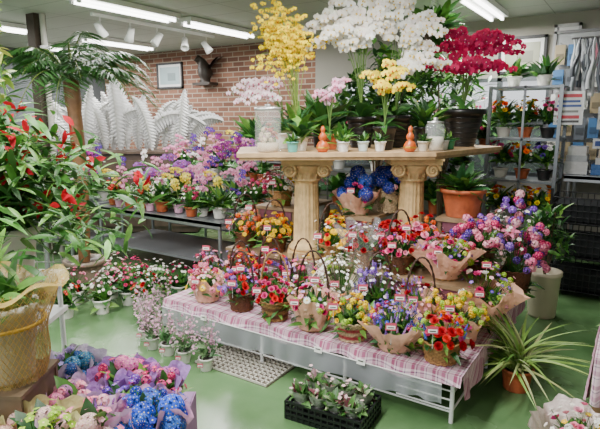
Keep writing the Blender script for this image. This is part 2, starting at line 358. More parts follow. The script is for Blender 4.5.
def fixture(x,y0,y1,watt=30):
    mb=MB(); L=y1-y0; yc=(y0+y1)/2
    mb.add(box(0,0,-.03,.22,L,.05),'plastic',(.8,.8,.78),False)
    for s in (-1,1):
        mb.add(tube([(s*.055,-L/2+.03,-.075),(s*.055,L/2-.03,-.075)],.015,8),'tube',(1,1,1))
        for e in (-1,1): mb.add(box(s*.055,e*(L/2-.02),-.065,.03,.03,.05),'plastic',(.7,.7,.7),False)
    o=mb.obj('fluorescent_light',(x,yc,ZC-.002))
    l=bpy.data.lights.new('lamp','AREA'); l.shape='RECTANGLE'; l.size=.2; l.size_y=L; l.energy=watt; l.color=(1,.985,.955)
    lo=bpy.data.objects.new('lamp',l); bpy.context.collection.objects.link(lo); lo.parent=o; lo.location=(0,0,-.1)
for x,y0,y1 in ((-4.35,3.0,4.2),(-4.35,4.35,5.55),(-4.35,.2,1.4),(-6.4,4.5,5.7),(-6.4,2.6,3.8),(-1.4,4.8,6.0),(-1.4,1.9,3.1),(-1.4,.2,1.4),(-2.9,.6,1.8),(-1.4,-1.8,-.6),(-4.35,-1.8,-.6),(-7.6,4.5,5.7)):
    fixture(x,y0,y1,66)
mb=MB(); mb.add(box(0,0,-.015,.04,1.9,.03),'plastic',(.8,.8,.78),False)
for i,y in enumerate((-.85,-.45,-.05,.4,.8)):
    mb.add(tube([(0,y,-.03),(0,y,-.12)],.008,6),'plastic',(.75,.75,.73)); R=rz(i*1.3)@rx(.6)
    mb.add(lathe([(.01,.08),(.035,.075),(.04,.0),(.055,-.08),(.05,-.08),(.03,-.03),(.0,-.03)],14),'plastic',(.85,.85,.83),True,(0,y,-.16),R)
mb.obj('track_spotlights',(-5.0,4.6,ZC-.002))
# ------------------------------------------------------------------ display bench, cloth, risers
mb=MB(); BX0,BX1,BY0,BY1=-2.72,-.62,2.42,3.98; bh=.29
mb.add(box((BX0+BX1)/2,(BY0+BY1)/2,bh-.015,BX1-BX0-.02,BY1-BY0-.02,.03),'wood',sr('#a08868'),False)
for x in (BX0+.06,-1.9,-1.3,BX1-.06):
    for y in (BY0+.06,3.2,BY1-.06): mb.add(tube([(x,y,0),(x,y,bh-.03)],.012,8),'plastic',(.8,.8,.8))
for y in (BY0+.06,3.2):
    mb.add(tube([(BX0+.06,y,.06),(BX1-.06,y,.06)],.006,6),'plastic',(.8,.8,.8))
for z in (.06,.16): mb.add(tube([(BX1-.06,BY0+.06,z),(BX1-.06,BY1-.06,z)],.006,6),'plastic',(.8,.8,.8))
for z in (.08,.13,.18): mb.add(tube([(-.98,BY0+.05,z),(BX1-.06,BY0+.05,z)],.005,5),'plastic',(.8,.8,.8))
mb.obj('display_bench')
def cloth(name,x0,x1,y0,y1,z,drop,mat='plaid',nx=80,seed=1,drop2=None):
    ox,oy=(x0+x1)/2,(y0+y1)/2; mb=MB()
    u=np.linspace(x0,x1,nx); v=np.linspace(y0,y1,20); V=np.array([[(a,b_,z) for b_ in v] for a in u]).reshape(-1,3)-(ox,oy,0); mb.add((V,gridq(nx,20)[:,::-1]),mat,(.7,.45,.65))
    def skirt(A,B,nrm,d,n):
        t=np.linspace(0,1,n); rows=6; W=np.zeros((n,rows,3))
        for j in range(rows):
            q=j/(rows-1); wav=.012*q*np.sin(t*n*.55+np.sin(t*9)*2)+.015*q
            base=np.outer(1-t,A)+np.outer(t,B); W[:,j,:2]=base+np.outer(wav+.003,nrm); W[:,j,2]=z-q*(d+.012*np.sin(t*17))
        mb.add((W.reshape(-1,3)-(ox,oy,0),gridq(n,rows)),mat,(.7,.45,.65))
    skirt((x0,y0),(x1,y0),(0,-1),drop,nx); skirt((x1,y0),(x1,y1),(1,0),drop2 or drop,60); skirt((x0,y0),(x0,y1),(-1,0),drop,60)
    return mb.obj(name,(ox,oy,0))
cloth('plaid_tablecloth',BX0,BX1,BY0,BY1,bz-.004,.06,drop2=.12)
n=160; R6=6; W=np.zeros((n,R6,3)); t=np.linspace(0,1,n)
for j in range(R6):
    q=j/(R6-1); W[:,j,0]=-2.71+t*2.0; W[:,j,1]=2.388+.012*np.sin(t*70+np.sin(t*13)*3)*q; W[:,j,2]=.245-q*(.14-.03*t+.01*np.sin(t*25))
mb=MB(); mb.add((W.reshape(-1,3),gridq(n,R6)),'vinyl',(.8,.8,.8)); mb.add(tube([(-2.71,2.388,.247),(-.71,2.388,.247)],.004,5),'plastic',(.7,.7,.7)); mb.obj('clear_vinyl_skirt')
def riser(name,x0,x1,y0,y1,z0,z1):
    mb=MB(); mb.add(box((x0+x1)/2,(y0+y1)/2,z1-.012,x1-x0,y1-y0,.024),'wood',sr('#8c7458'),False)
    for x in (x0+.03,x1-.03):
        for y in (y0+.03,y1-.03): mb.add(box(x,y,(z0+z1-.024)/2,.035,.035,z1-.024-z0),'wood',sr('#7a6248'),False)
    mb.add(box((x0+x1)/2,y0+.02,z1-.06,x1-x0-.08,.015,.07),'cloth',sr('#7a4a58'),False)
    mb.obj(name)
riser('display_riser',-2.66,-.72,3.02,3.94,bz,.55)
riser('display_riser',-2.6,-2.2,3.32,3.9,.552,.85)
riser('display_riser',-1.84,-1.54,3.3,3.9,.552,.85)
riser('display_riser',-1.18,-.9,3.6,3.92,.552,.85)
def column(loc,H):
    mb=MB(); c1=sr('#c9a976')
    mb.add(box(0,0,.02,.28,.28,.04),'stone',c1,False)
    nf=20
    def f(th,j,rr,zz):
        if 4<=j<=9: rr=rr*(1-.07*(np.cos(nf*th)>0)); 
        return rr,zz
    prof=[(.0,.04),(.13,.04),(.135,.06),(.115,.085),(.098,.1),(.096,.2),(.094,H*.4),(.09,H*.55),(.087,H-.2),(.086,H-.17),(.1,H-.165),(.105,H-.155),(.095,H-.145),(.1,H-.14),(.115,H-.09),(.14,H-.06),(.14,H-.05),(0,H-.05)]
    mb.add(lathe(prof,80,f),'stone',c1)
    mb.add(box(0,0,H-.03,.36,.3,.03),'stone',c1,False); mb.add(box(0,0,H-.0075,.38,.32,.015),'stone',c1,False)
    for sx_ in (-1,1):
        for yy in (-.13,.13):
            t=np.linspace(0,3.6*pi,50); r=.052*(1-t/(3.6*pi)*.8); P=np.stack([sx_*(.12+r*np.cos(t)),np.full(50,yy),H-.085+r*np.sin(t)],1); mb.add(tube(P,.011,6),'stone',c1)
            mb.add(lathe([(0,-.02),(.045,-.02),(.05,0),(.045,.02),(0,.02)],14),'stone',[c*.8 for c in c1],True,(sx_*.12,yy*.88,H-.085),rx(pi/2))
    N=12; a=np.arange(N)*2*pi/N; D=np.stack([np.cos(a)*.35,np.sin(a)*.35,np.ones(N)],1)
    mb.inst(LF['oval'],frx(D,0*a+pi),np.full(N,.1),np.stack([.093*np.cos(a),.093*np.sin(a),np.full(N,H-.165)],1),c1,'stone')
    mb.obj('classical_column',loc,YAW)
column((-2.02,3.2,.552),1.27-.552)
column((-1.375,3.62,.552),1.27-.552)
pts=[G(*p) for p in ((-.42,3.46),(.93,3.56),(1.68,4.35),(1.35,4.85),(-.48,4.25))]
mb=MB(); nP=len(pts)
V=[(x,y,1.292) for x,y in pts]+[(x,y,1.32) for x,y in pts]
cx=sum(p[0] for p in pts)/nP; cy=sum(p[1] for p in pts)/nP
V+=[(cx,cy,1.32),(cx,cy,1.292)]
Q=[(i,(i+1)%nP,nP+(i+1)%nP,nP+i) for i in range(nP)]; T=[(nP+i,nP+(i+1)%nP,2*nP) for i in range(nP)]+[((i+1)%nP,i,2*nP+1) for i in range(nP)]
mb.add((np.array(V),Q,T),'wood',sr('#c9a67c'),False)
V2=np.array(V)[:2*nP+2].copy(); V2[:,:2]=(V2[:,:2]-(cx,cy))*.985+(cx,cy); V2[:nP,2]=1.272; V2[nP:2*nP,2]=1.292; V2[2*nP,2]=1.292; V2[2*nP+1,2]=1.272
mb.add((V2,Q,T),'wood',sr('#a98860'),False)
mb.obj('display_shelf_board')
bt=1.322
# ------------------------------------------------------------------ baskets
FB=flower_basket; Y1=2.545
FB((-2.43,Y1+.01,bz),[('small',PK+WH,50,.014,1.0),('daisy',YL,12,.02,1),('puff',PK+HP,12,.02,1)],.08,.1,.12,.12,LT,pap=PKP,seed=1)
FB((-2.12,Y1+.01,bz),[('puff',PU+HP,16,.018,1),('rose',RD,10,.022,1),('small',PU,20,.013,1.05)],.08,.12,.12,.12,BRN,hd=.26,seed=2)
FB((-1.84,Y1,bz),[('rose',RD+HP,18,.022,1),('daisy',PK,8,.02,1),('small',WH,12,.011,1.1)],.085,.12,.12,.12,TAN,col2=BRN,hd=.3,seed=3)
FB((-1.56,Y1,bz),[('daisy',PK+WH,16,.021,1),('small',WH+LV,20,.012,1.1),('rose',HP,10,.021,1),('puff',GN,5,.018,1)],.09,.12,.13,.14,TAN,hd=.34,pap=PKP,seed=4)
FB((-1.29,Y1-.01,bz),[('puff',GN+YL,14,.018,1),('rose',YL,8,.02,1),('daisy',RD+OR,10,.02,1)],.085,.11,.12,.11,LT,col2=sr('#a8323a'),seed=5)
FB((-1.03,Y1+.01,bz),[('spike',PU+LV,26,.011,.95),('small',PU+BL,50,.013,1.05),('puff',PU+HP,10,.018,.9)],.1,.1,.14,.15,LT,pap=PKP,seed=6,papR=.21,nleaf=90)
FB((-.77,Y1,bz),[('carn',RD,10,.023,1),('mum',HP+OR,9,.021,1),('spike',BL,8,.011,1),('puff',GN,10,.016,1)],.09,.11,.12,.12,TAN,seed=7)
FB((-.76,2.86,bz),[('puff',YL+GN,26,.019,1),('daisy',HP,8,.021,1)],.09,.1,.13,.13,TAN,pap=PKP,seed=8)
FB((-2.60,2.77,bz),[('small',PK+LV,60,.013,1.1),('puff',HP,10,.018,1),('daisy',YL,6,.02,1)],.07,.1,.11,.15,LT,seed=9,hd=.2)
FB((-2.36,2.84,bz),[('daisy',YL+OR,16,.021,1),('puff',PK+RD,14,.02,1),('small',LV,16,.013,1.1)],.08,.12,.12,.16,BRN,seed=10,hd=.24)
FB((-2.1,2.85,bz),[('rose',HP+RD,16,.023,1),('small',PK,16,.013,1.1),('puff',PU,8,.02,1)],.08,.12,.12,.17,BRN,seed=11,hd=.3)
FB((-1.83,2.86,bz),[('daisy',HP+PK,14,.022,1),('small',WH,20,.012,1.1),('spike',LV,8,.011,1),('mum',YL,4,.02,1)],.08,.12,.12,.18,TAN,seed=12,hd=.32)
FB((-1.55,2.87,bz),[('small',WH,90,.012,1.15),('daisy',WH,16,.022,1.1),('puff',GN,10,.018,1),('lily',WH,5,.045,1.05)],.085,.12,.14,.23,TAN,seed=13,pap=CRM,nleaf=130,lk='narrow',cel=True)
FB((-1.28,2.87,bz),[('small',WH+LV,50,.012,1.15),('puff',PU,10,.02,1),('spike',LV+PU,12,.011,1)],.085,.12,.13,.19,TAN,seed=14,hd=.3,nleaf=110)
FB((-1.02,2.9,bz),[('rose',HP+RD,10,.022,1),('spike',PU,10,.011,1),('small',PK,20,.013,1.1),('puff',YL,6,.02,1)],.085,.12,.12,.14,TAN,seed=15,hd=.3,pap=PKP)
FB((-2.55,3.14,.552),[('puff',OR+SAL,16,.02,1),('daisy',YL,10,.022,1),('small',PK,16,.013,1.1)],.085,.12,.13,.14,BRN,seed=21,hd=.28)
FB((-2.27,3.14,.552),[('mum',YL,22,.024,1),('puff',OR,8,.02,1)],.085,.12,.12,.13,BRN,seed=22,hd=.26)
FB((-1.77,3.14,.552),[('mum',YL,16,.025,1),('rose',OR+RD,8,.022,1),('small',WH,14,.013,1.1)],.085,.12,.12,.17,TAN,seed=23,hd=.28)
FB((-1.52,3.14,.552),[('daisy',WH+OR,14,.021,1),('small',LV+WH,30,.013,1.1),('rose',RD,10,.023,1)],.085,.12,.12,.14,TAN,seed=24,cel=True)
FB((-1.26,3.14,.552),[('rose',HP+PK,14,.023,1),('carn',RD,10,.023,1),('small',PU,20,.013,1.1)],.085,.12,.12,.13,BRN,seed=25,hd=.28)
FB((-.96,3.18,.552),[('carn',PK+HP,12,.024,1),('small',PU+PK,40,.013,1.1),('puff',GN,8,.02,1),('mum',OR,5,.022,1)],.09,.12,.14,.12,TAN,seed=26,pap=PKP,papR=.22)
FB((-.84,3.5,.552),[('puff',HP+PU+PK,34,.026,1),('small',PK,40,.015,1.1)],.09,.14,.17,.17,BRN,seed=27,tg=False)
FB((-1.2,3.38,.552),[('carn',RD+PK,16,.024,1),('puff',OR,10,.02,1),('small',WH,16,.013,1.1)],.09,.14,.13,.16,BRN,seed=37,tg=False)
FB((-.66,3.8,.302),[('puff',HP+PK+PU,36,.03,1),('small',WH,40,.016,1.1),('lily',PK+WH,8,.055,1.05)],.1,.2,.17,.4,BRN,seed=28,tg=False)
FB((-.72,3.18,bz),[('rose',HP+WH,10,.024,1),('small',PK+PU,50,.014,1.1),('puff',GN,12,.02,1)],.09,.14,.16,.18,TAN,seed=29,pap=PKP,papR=.24,nleaf=130,lk='narrow')
FB((-2.42,3.44,.852),[('daisy',YL+WH,12,.023,1),('small',PK+WH,40,.013,1.1),('puff',HP,8,.02,1)],.085,.12,.14,.13,TAN,seed=31)
FB((-2.35,3.72,.852),[('small',WH+PK,60,.016,1.1),('puff',WH,12,.022,1)],.085,.12,.15,.2,TAN,seed=32,tg=False,hd=.3)
FB((-1.9,3.6,.552),[('rose',PK+RD,12,.025,1),('puff',YL,10,.022,1),('small',WH,20,.013,1.1)],.085,.1,.13,.2,TAN,seed=33,tg=False)
FB((-1.72,3.42,.852),[('hyd',BL,7,.056,1),('rose',HP,4,.024,1)],.09,.1,.12,.15,LT,seed=34,pap=PKP,papR=.18,lk='oval',name='hydrangea_gift_basket',dens=1.2)
FB((-1.56,3.64,.852),[('hyd',BL,8,.056,1),('puff',PK,4,.022,1)],.09,.16,.13,.14,LT,seed=35,lk='oval',name='hydrangea_gift_basket',dens=1.2,tg=False)
FB((-1.39,3.31,.552),[('carn',RD,18,.026,1),('rose',HP,8,.024,1)],.08,.12,.1,.15,BRN,seed=36)
# ------------------------------------------------------------------ generic pots/plants
def pot(mb,r0,r1,h,col,mat='plastic',rim=True,n=28):
    rr=r1*1.08 if rim else r1
    pr=[(0,0),(r0,0),(r0,.004)]+[(r0+(r1-r0)*t,h*t) for t in (.3,.6,.86)]+[(rr,h*.87),(rr,h),(rr*.9,h),(r1*.86,h*.9),(0,h*.9)]
    V,Q=lathe(pr,n); C=np.tile(col,(len(V),1)); C[-2*n:]=sr('#3a2a1c'); mb.add((V,Q),mat,C)
def potted(name,loc,potp,spec,c,sx,sz,seed=0,nleaf=60,lk='lance',lL=None,rzv=0,maxp=1.5,sc=1,lcols=None):
    g=np.random.default_rng(seed); mb=MB(); pot(mb,*potp); bouquet(mb,g,(0,0,c),sx,sz,spec,nleaf,leafL=lL,lk=lk,maxp=maxp,lcols=lcols); return mb.obj(name,loc,rzv,sc)
def orchid(name,loc,potp,stems,fl,cols,size,nb,seed=0,face=(0,-1,.1),leafL=.25,nl=7,potmat='plastic',ribs=False,spreadb=.5,rzv=0):
    g=np.random.default_rng(seed); mb=MB(); pot(mb,*potp[:4],potmat)
    h=potp[2]
    if ribs:
        for z in np.linspace(.1,.9,7): 
            r=potp[0]+(potp[1]-potp[0])*z; th=np.linspace(0,2*pi,33); mb.add(tube(np.stack([r*np.cos(th),r*np.sin(th),0*th+h*z],1),.005,4),'plastic',potp[3])
    leaves(mb,g,nl,(0,0,h*.95),leafL,'orch',(.15,1.0),cols=[sr('#35682e'),sr('#4a7f38')])
    fn=np.array(face,float); fn/=np.linalg.norm(fn)
    for dx,dy,H,dr in stems:
        t=np.linspace(0,1,22); u=t
        x=dx*u**1.6; y=dy*u**1.6; z=h*.9+(H-h*.9)*np.sin(u*pi/2*(1+dr*.45))/1.0
        P=np.stack([x,y,z],1); mb.add(tube(P,.0035,5),'leaf',sr('#5c7a38'))
        mb.add(tube([(0,0,h),(dx*.1,dy*.1,h+(H-h)*.7)],.002,4),'matte',sr('#4a6a30'))
        q=np.linspace(1-spreadb,1,nb); idx=q*21; i0=np.clip(idx.astype(int),0,20); fr=(idx-i0)[:,None]; C=P[i0]*(1-fr)+P[i0+1]*fr
        side=np.where(np.arange(nb)%2==0,1,-1)[:,None]; lat=np.cross(fn,[0,0,1.]); 
        Cc=C+side*lat*size*.75+fn*size*.5+g.normal(0,size*.25,(nb,3)); NN=fn+side*lat*.35+g.normal(0,.22,(nb,3))
        sp=g.normal(0,.15,nb); cc=[sr(cols[k]) for k in g.integers(0,len(cols),nb)]
        mb.inst(FL[fl],frz(NN,sp),size*np.linspace(1.08,.8,nb),Cc,jit(cc,g,.05))
    return mb.obj(name,loc,rzv)
def facing(loc): 
    v=-np.array(loc[:2]); v/=np.linalg.norm(v); return (v[0],v[1],.05)
def GB(x,d,z): a=G(x,d); return (a[0],a[1],z)
def st(l): return [(*G(dx,dd),H,dr) for dx,dd,H,dr in l]
BK=sr('#151515');TC=sr('#a8552f');WHP=sr('#dcdad2')
L_=GB(-.02,3.95,bt)
g=np.random.default_rng(50); mb=MB(); pot(mb,.05,.07,.11,WHP); leaves(mb,g,12,(0,0,.1),.4,'strap',(.7,1.4)); leaves(mb,g,6,(0,0,.1),.25,'orch',(.3,1.1))
for k in range(20):
    dx,dd=g.uniform(-.34,.18),g.uniform(-.15,.15); ex,ey=G(dx,dd); H=g.uniform(.6,1.1); t=np.linspace(0,1,14)
    P=np.stack([ex*t**1.5,ey*t**1.5,.1+(H-.1)*np.sin(t*pi/2*1.15)],1); mb.add(tube(P,.003,4),'leaf',sr('#7f9440'))
    nb=30; tt=g.uniform(.5,1,nb); i0=np.clip((tt*13).astype(int),0,12); C=P[i0]+g.normal(0,.034,(nb,3)); N=np.tile(facing(L_),(nb,1))+g.normal(0,.5,(nb,3))
    mb.inst(FL['phaly'],frz(N,g.uniform(-.4,.4,nb)),g.uniform(.015,.023,nb),C,jit([(.95,.72,.0)]*nb,g,.05))
mb.obj('potted_yellow_oncidium',L_)
f=facing(GB(.65,4.0,bt))
orchid('potted_white_orchid',GB(.48,4.15,bt),(.08,.11,.24,BK),st([(-.34,-.05,1.0,.6),(-.22,.0,1.1,.5),(-.1,-.1,.95,.6),(.06,0,1.12,.4),(-.44,.05,.95,.7),(.0,-.15,.86,.6),(-.28,-.2,.88,.7),(.15,-.1,1.0,.5),(-.4,-.1,.82,.8)]),'phalw',WH,.042,19,1,f,.3,ribs=True)
orchid('potted_white_orchid',GB(.76,4.2,bt),(.08,.12,.25,BK),st([(.28,-.05,1.0,.6),(.15,-.08,.9,.5),(.26,.0,.8,.7),(.05,-.1,1.1,.4),(.34,-.1,.66,.7),(.2,-.2,.7,.7),(.3,-.15,.9,.7),(.12,-.2,.62,.6),(-.15,-.1,1.1,.5),(-.2,-.15,.92,.6)]),'phalw',WH,.04,19,2,f,.3,ribs=True)
orchid('potted_yellow_orchid',GB(.62,3.86,bt),(.06,.085,.17,BK),st([(-.16,-.05,.54,.5),(.12,-.05,.57,.5),(-.04,-.08,.46,.6),(.03,0,.62,.5),(.16,-.05,.46,.6)]),'phaly',['#f0d428','#f4e048'],.03,11,3,f,.2)
orchid('potted_white_orchid',GB(-.12,4.02,bt),(.055,.07,.12,WHP),st([(-.36,0,.42,1.0),(-.3,.05,.48,.9),(-.16,0,.52,.8),(-.24,-.1,.4,.9),(-.4,.05,.5,1.0)]),'phal',['#f6e4ea','#f4d5de'],.03,15,4,f,.2)
orchid('potted_pink_orchid',GB(.22,3.9,bt),(.05,.065,.11,TC),st([(-.1,0,.42,.6),(.08,-.03,.46,.5),(.0,.05,.38,.7),(.12,0,.5,.5)]),'phal',['#f2a8c4','#ecc0d8'],.026,11,5,f,.18)
orchid('potted_magenta_orchid',GB(1.34,4.35,bt),(.1,.17,.3,BK),st([(-.24,-.05,.8,.6),(-.12,.0,.9,.5),(.05,-.05,.84,.5),(.24,0,.9,.6),(.36,-.05,.78,.7),(-.3,-.1,.66,.7),(.1,-.1,.68,.6),(-.12,-.15,.64,.7),(.3,-.1,.64,.7),(.4,0,.86,.7)]),'phal',['#c2144e','#d02a64','#a81048'],.046,14,6,facing(GB(1.32,4.35,bt)),.28,ribs=True)
def foliage(name,loc,potp,kind,n,L,el=(.3,1.4),cols=None,seed=0,pm='plastic',sp=.02):
    g=np.random.default_rng(seed); mb=MB(); pot(mb,*potp,pm); leaves(mb,g,n,(0,0,potp[2]*.9),L,kind,el,cols,spread=sp); return mb.obj(name,loc)
foliage('potted_foliage_plant',GB(.0,3.72,bt),(.045,.06,.1,WHP),'oval',26,.2,(.1,1.3),seed=1)
foliage('potted_foliage_plant',GB(.3,3.68,bt),(.035,.045,.08,WHP),'lance',30,.13,(.1,1.4),[sr('#7fb04a'),sr('#4f8a3a')],2)
foliage('potted_foliage_plant',GB(.16,4.15,bt),(.05,.06,.12,BK),'lance',40,.34,(.5,1.45),seed=3)
foliage('potted_foliage_plant',GB(1.0,4.28,bt),(.06,.08,.16,BK),'lance',36,.26,(.5,1.45),seed=4)
mb=MB(); mb.add(lathe([(0,0),(.085,0),(.09,.01),(.09,.28)],32),'glass'); g=np.random.default_rng(3)
bouquet(mb,g,(0,0,.06),.06,.14,[('rose',['#d89880','#c87060'],18,.022,.9),('puff',['#e8dcc0'],10,.02,.9)],20,.06,lcols=[sr('#8a9858')])
mb.add(lathe([(0,.0),(.07,.002),(.075,.06),(0,.07)],20),'matte',sr('#c8b8a0'))
mb.add(lathe([(.09,.28),(.093,.285),(.093,.3),(.02,.305),(.02,.32),(0,.325)],24),'metal',sr('#d0d0d0')); mb.obj('glass_flower_cylinder',GB(-.22,3.62,bt))
mb=MB(); mb.add(lathe([(0,0),(.06,0),(.068,.01),(.068,.17),(.055,.19)],28),'glass'); mb.add(lathe([(0,.01),(.06,.012),(.06,.1),(0,.1)],20),'matte',sr('#d8d0c0')); mb.add(lathe([(0,.19),(.055,.19),(.058,.205),(.015,.21),(.018,.23),(0,.235)],20),'metal',sr('#cccccc')); mb.obj('glass_canister',GB(.95,3.7,bt))
for x,d in ((.155,3.58),(.76,3.62)):
    mb=MB(); mb.add(lathe([(0,0),(.035,0),(.05,.02),(.052,.05),(.035,.08),(.02,.09),(.032,.105),(.034,.125),(.022,.145),(.014,.155),(.02,.17),(.02,.18),(.012,.2),(0,.21)],22),'plastic',sr('#b85420')); mb.add(lathe([(.05,.028),(.056,.035),(.05,.045)],22),'metal',sr('#c9a040')); mb.obj('orange_gourd_bottle',GB(x,d,bt),0,.85)
for x,d,c in ((.3,3.6,'#d8d8d8'),(.44,3.66,'#c4d8dc'),(1.12,3.92,'#3f9a6a'),(-.05,3.57,'#5aa8a0'),(.56,3.66,'#e8e8e8'),(.86,3.66,'#c8c0b0'),(1.05,3.84,'#e8e8e8')):
    mb=MB(); pot(mb,.03,.04,.07,sr(c)); leaves(mb,np.random.default_rng(int(x*100)+90),22,(0,0,.06),.09,'lance',(.3,1.4)); mb.obj('small_succulent_pot',GB(x,d,bt))
foliage('terracotta_potted_plant',(-1.04,3.76,.852),(.11,.15,.2,TC),'lance',60,.24,(.0,1.2),seed=9,pm='stone')
# ------------------------------------------------------------------ left orchid tables
def table(name,x0,x1,y0,y1,z,col=sr('#6f7276')):
    mb=MB(); mb.add(box((x0+x1)/2,(y0+y1)/2,z-.02,x1-x0,y1-y0,.03),'plastic',col,False); mb.add(box((x0+x1)/2,y0+.01,z-.03,x1-x0,.02,.06),'metal',sr('#a8adb0'),False)
    mb.add(box((x0+x1)/2,(y0+y1)/2,z*.35,x1-x0-.06,y1-y0-.06,.02),'plastic',col,False)
    for x in (x0+.04,x1-.04):
        for y in (y0+.04,y1-.04): mb.add(tube([(x,y,0),(x,y,z-.03)],.018,8),'metal',sr('#9a9fa2'))
    mb.obj(name)
table('orchid_table',-4.9,-3.1,3.45,4.25,.62)
table('orchid_table',-4.75,-3.1,4.3,5.0,.88)
table('orchid_table',-7.0,-5.0,3.2,3.95,.62)
table('orchid_table',-4.6,-3.6,5.3,6.1,1.0)
def orch_mesh(fl,cols,seed,k=0):
    stm=[[(.12,-.12,.38,.7),(-.1,-.14,.44,.6),(.0,-.05,.33,.7)],[(.16,-.05,.5,.8),(-.04,-.16,.3,.6)],[(-.15,-.1,.36,.9),(.05,-.14,.5,.5),(.12,-.02,.42,.7),(0,-.1,.28,.5)]][k%3]
    o=orchid('tmp',(0,0,0),(.045,.06,.1,[WHP,sr('#b8d0c0'),sr('#d0a0b8'),TC][seed%4]),stm,fl,cols,.027,10,seed,(.4,-.85,.1),.18,nl=12,spreadb=.6)
    me=o.data; bpy.data.objects.remove(o); return me
om=[orch_mesh('phal',['#b070c0','#9c5cb4'],11,0),orch_mesh('phal',['#f0eaee','#f4f0ec'],12,1),orch_mesh('phal',['#96308c','#803080'],13,2),orch_mesh('phaly',['#e8d440','#e8dc70'],14,0),orch_mesh('phal',['#e8a4c4','#dc88b4'],15,2),orch_mesh('phal',['#6a48a8','#583a98'],16,1),orch_mesh('phal',['#b01838','#c02848'],17,0)]
def fill_mesh(cols,ty,seed):
    o=potted('tmp',(0,0,0),(.05,.065,.1,[WHP,TC][seed%2]),[(ty,cols,14,.024,1),('small',cols+WH,16,.014,1.1)],.17,.1,.13,seed,60,'lance',.16); me=o.data; bpy.data.objects.remove(o); return me
fm=[fill_mesh(WH,'rose',31),fill_mesh(YL,'daisy',32),fill_mesh(HP,'puff',33),fill_mesh(PK,'carn',34),fill_mesh(RD,'puff',35)]
def green_mesh(seed):
    o=foliage('tmp',(0,0,0),(.05,.065,.1,WHP),'lance',50,.24,(.1,1.4),seed=seed); me=o.data; bpy.data.objects.remove(o); return me
gm=green_mesh(36)
g=np.random.default_rng(77)
def row(xs,y,z,pick,sc=(.85,1.1),pf=.3):
    for x in xs:
        l=(x+g.uniform(-.05,.05),y+g.uniform(-.06,.06),z); r_=g.uniform(-.6,.6); q=g.random()
        if q<pf*.7: put(fm[int(g.integers(0,5))],'potted_flowering_plant',l,r_,g.uniform(.8,1.1))
        elif q<pf: put(gm,'potted_foliage_plant',l,r_,g.uniform(.8,1.1))
        else: put(om[int(g.choice(pick))],'potted_orchid',l,r_,g.uniform(*sc))
row(np.arange(-4.8,-3.15,.17),3.6,.621,[0,1,3,4,1,1,4],(.7,.95),.5)
row(np.arange(-4.8,-3.15,.18),3.83,.621,[0,2,1,5,4,3],(.8,1.1),.35)
row(np.arange(-4.8,-3.15,.18),4.08,.621,[0,1,5,4],(1.0,1.25),.15)
row(np.arange(-4.65,-3.2,.19),4.42,.881,[0,4,2,1,1],(.8,1.05),.25)
row(np.arange(-4.65,-3.2,.2),4.72,.881,[0,0,4,5,1],(.9,1.1),.1)
row(np.arange(-6.9,-5.1,.2),3.4,.621,[1,4,1,2,6],(1.0,1.2),.45)
row(np.arange(-6.9,-5.1,.2),3.72,.621,[0,2,5,1],(1.1,1.35),.2)
row(np.arange(-4.5,-3.7,.25),5.45,1.001,[2,5,3,1,4],(.8,1.1))
foliage('potted_foliage_plant',(-4.45,5.8,1.002),(.1,.13,.2,BK),'lance',90,.45,(.3,1.4),seed=19)
foliage('potted_foliage_plant',(-3.95,5.8,1.002),(.1,.13,.2,WHP),'oval',70,.4,(.2,1.4),[sr('#9fb850'),sr('#7fa040')],seed=20)
CD=7.25
mb=MB(); g=np.random.default_rng(8); dx,dy=G(1,0); nx_,ny_=G(0,1)
for k in range(26):
    u0=((k*7)%26)/25; x=-3.25+1.7*u0+g.uniform(-.04,.04); dpt=CD+.24-.5*k/25; bx_,by_=G(x,dpt); L=g.uniform(.72,1.08); a=(u0-.35)*.9+g.uniform(-.7,.7)
    rows=40; t=np.linspace(0,1,rows); lat=a*t**1.9*L*.85; hz=1.13+L*(t-.42*t**3.2*abs(a)*1.6)
    C=np.stack([bx_+dx*lat,by_+dy*lat,hz],1); T=np.gradient(C,axis=0); T/=np.linalg.norm(T,axis=1,keepdims=True)
    tw=g.uniform(-.5,.5); Nn=np.array([nx_,ny_,0]); S=np.cross(T,Nn); S=S*math.cos(tw)+Nn*math.sin(tw)
    w=.115*np.sin(pi*np.clip(t*.92+.04,0,1))**.8*np.where(np.arange(rows)%2==0,1,.6); sh=g.uniform(.62,.9)
    W=np.zeros((rows,5,3))
    for j,s in enumerate((-1,-.5,0,.5,1)): W[:,j]=C+S*(w*s)[:,None]-np.array([0,0,1])*(abs(s)*w*.35)[:,None]+Nn*(.07*(abs(s)))
    mb.add((W.reshape(-1,3),gridq(rows,5)),'petal',np.tile(np.array([[.95]*3,[.85]*3,[.5,.5,.46],[.85]*3,[.95]*3])*sh,(rows,1)),False)  # shading painted into plume colours, darker along the middle, to separate them
mb.obj('white_feather_plumes')
mb=MB(); mb.add(box(0,0,.55,2.0,.6,1.06),'wood',sr('#4a3c34'),False); mb.add(box(0,0,1.1,2.06,.66,.03),'wood',sr('#5a4a3e'),False)
for x in (-.66,0,.66): mb.add(box(x,-.305,.55,.6,.02,.9),'wood',sr('#54443a'),False); mb.add(tube([(x+.2,-.33,.6),(x+.2,-.33,.75)],.008,6),'metal',(.6,.6,.6))
mb.obj('storage_cabinet',GB(-2.4,CD,0),YAW)
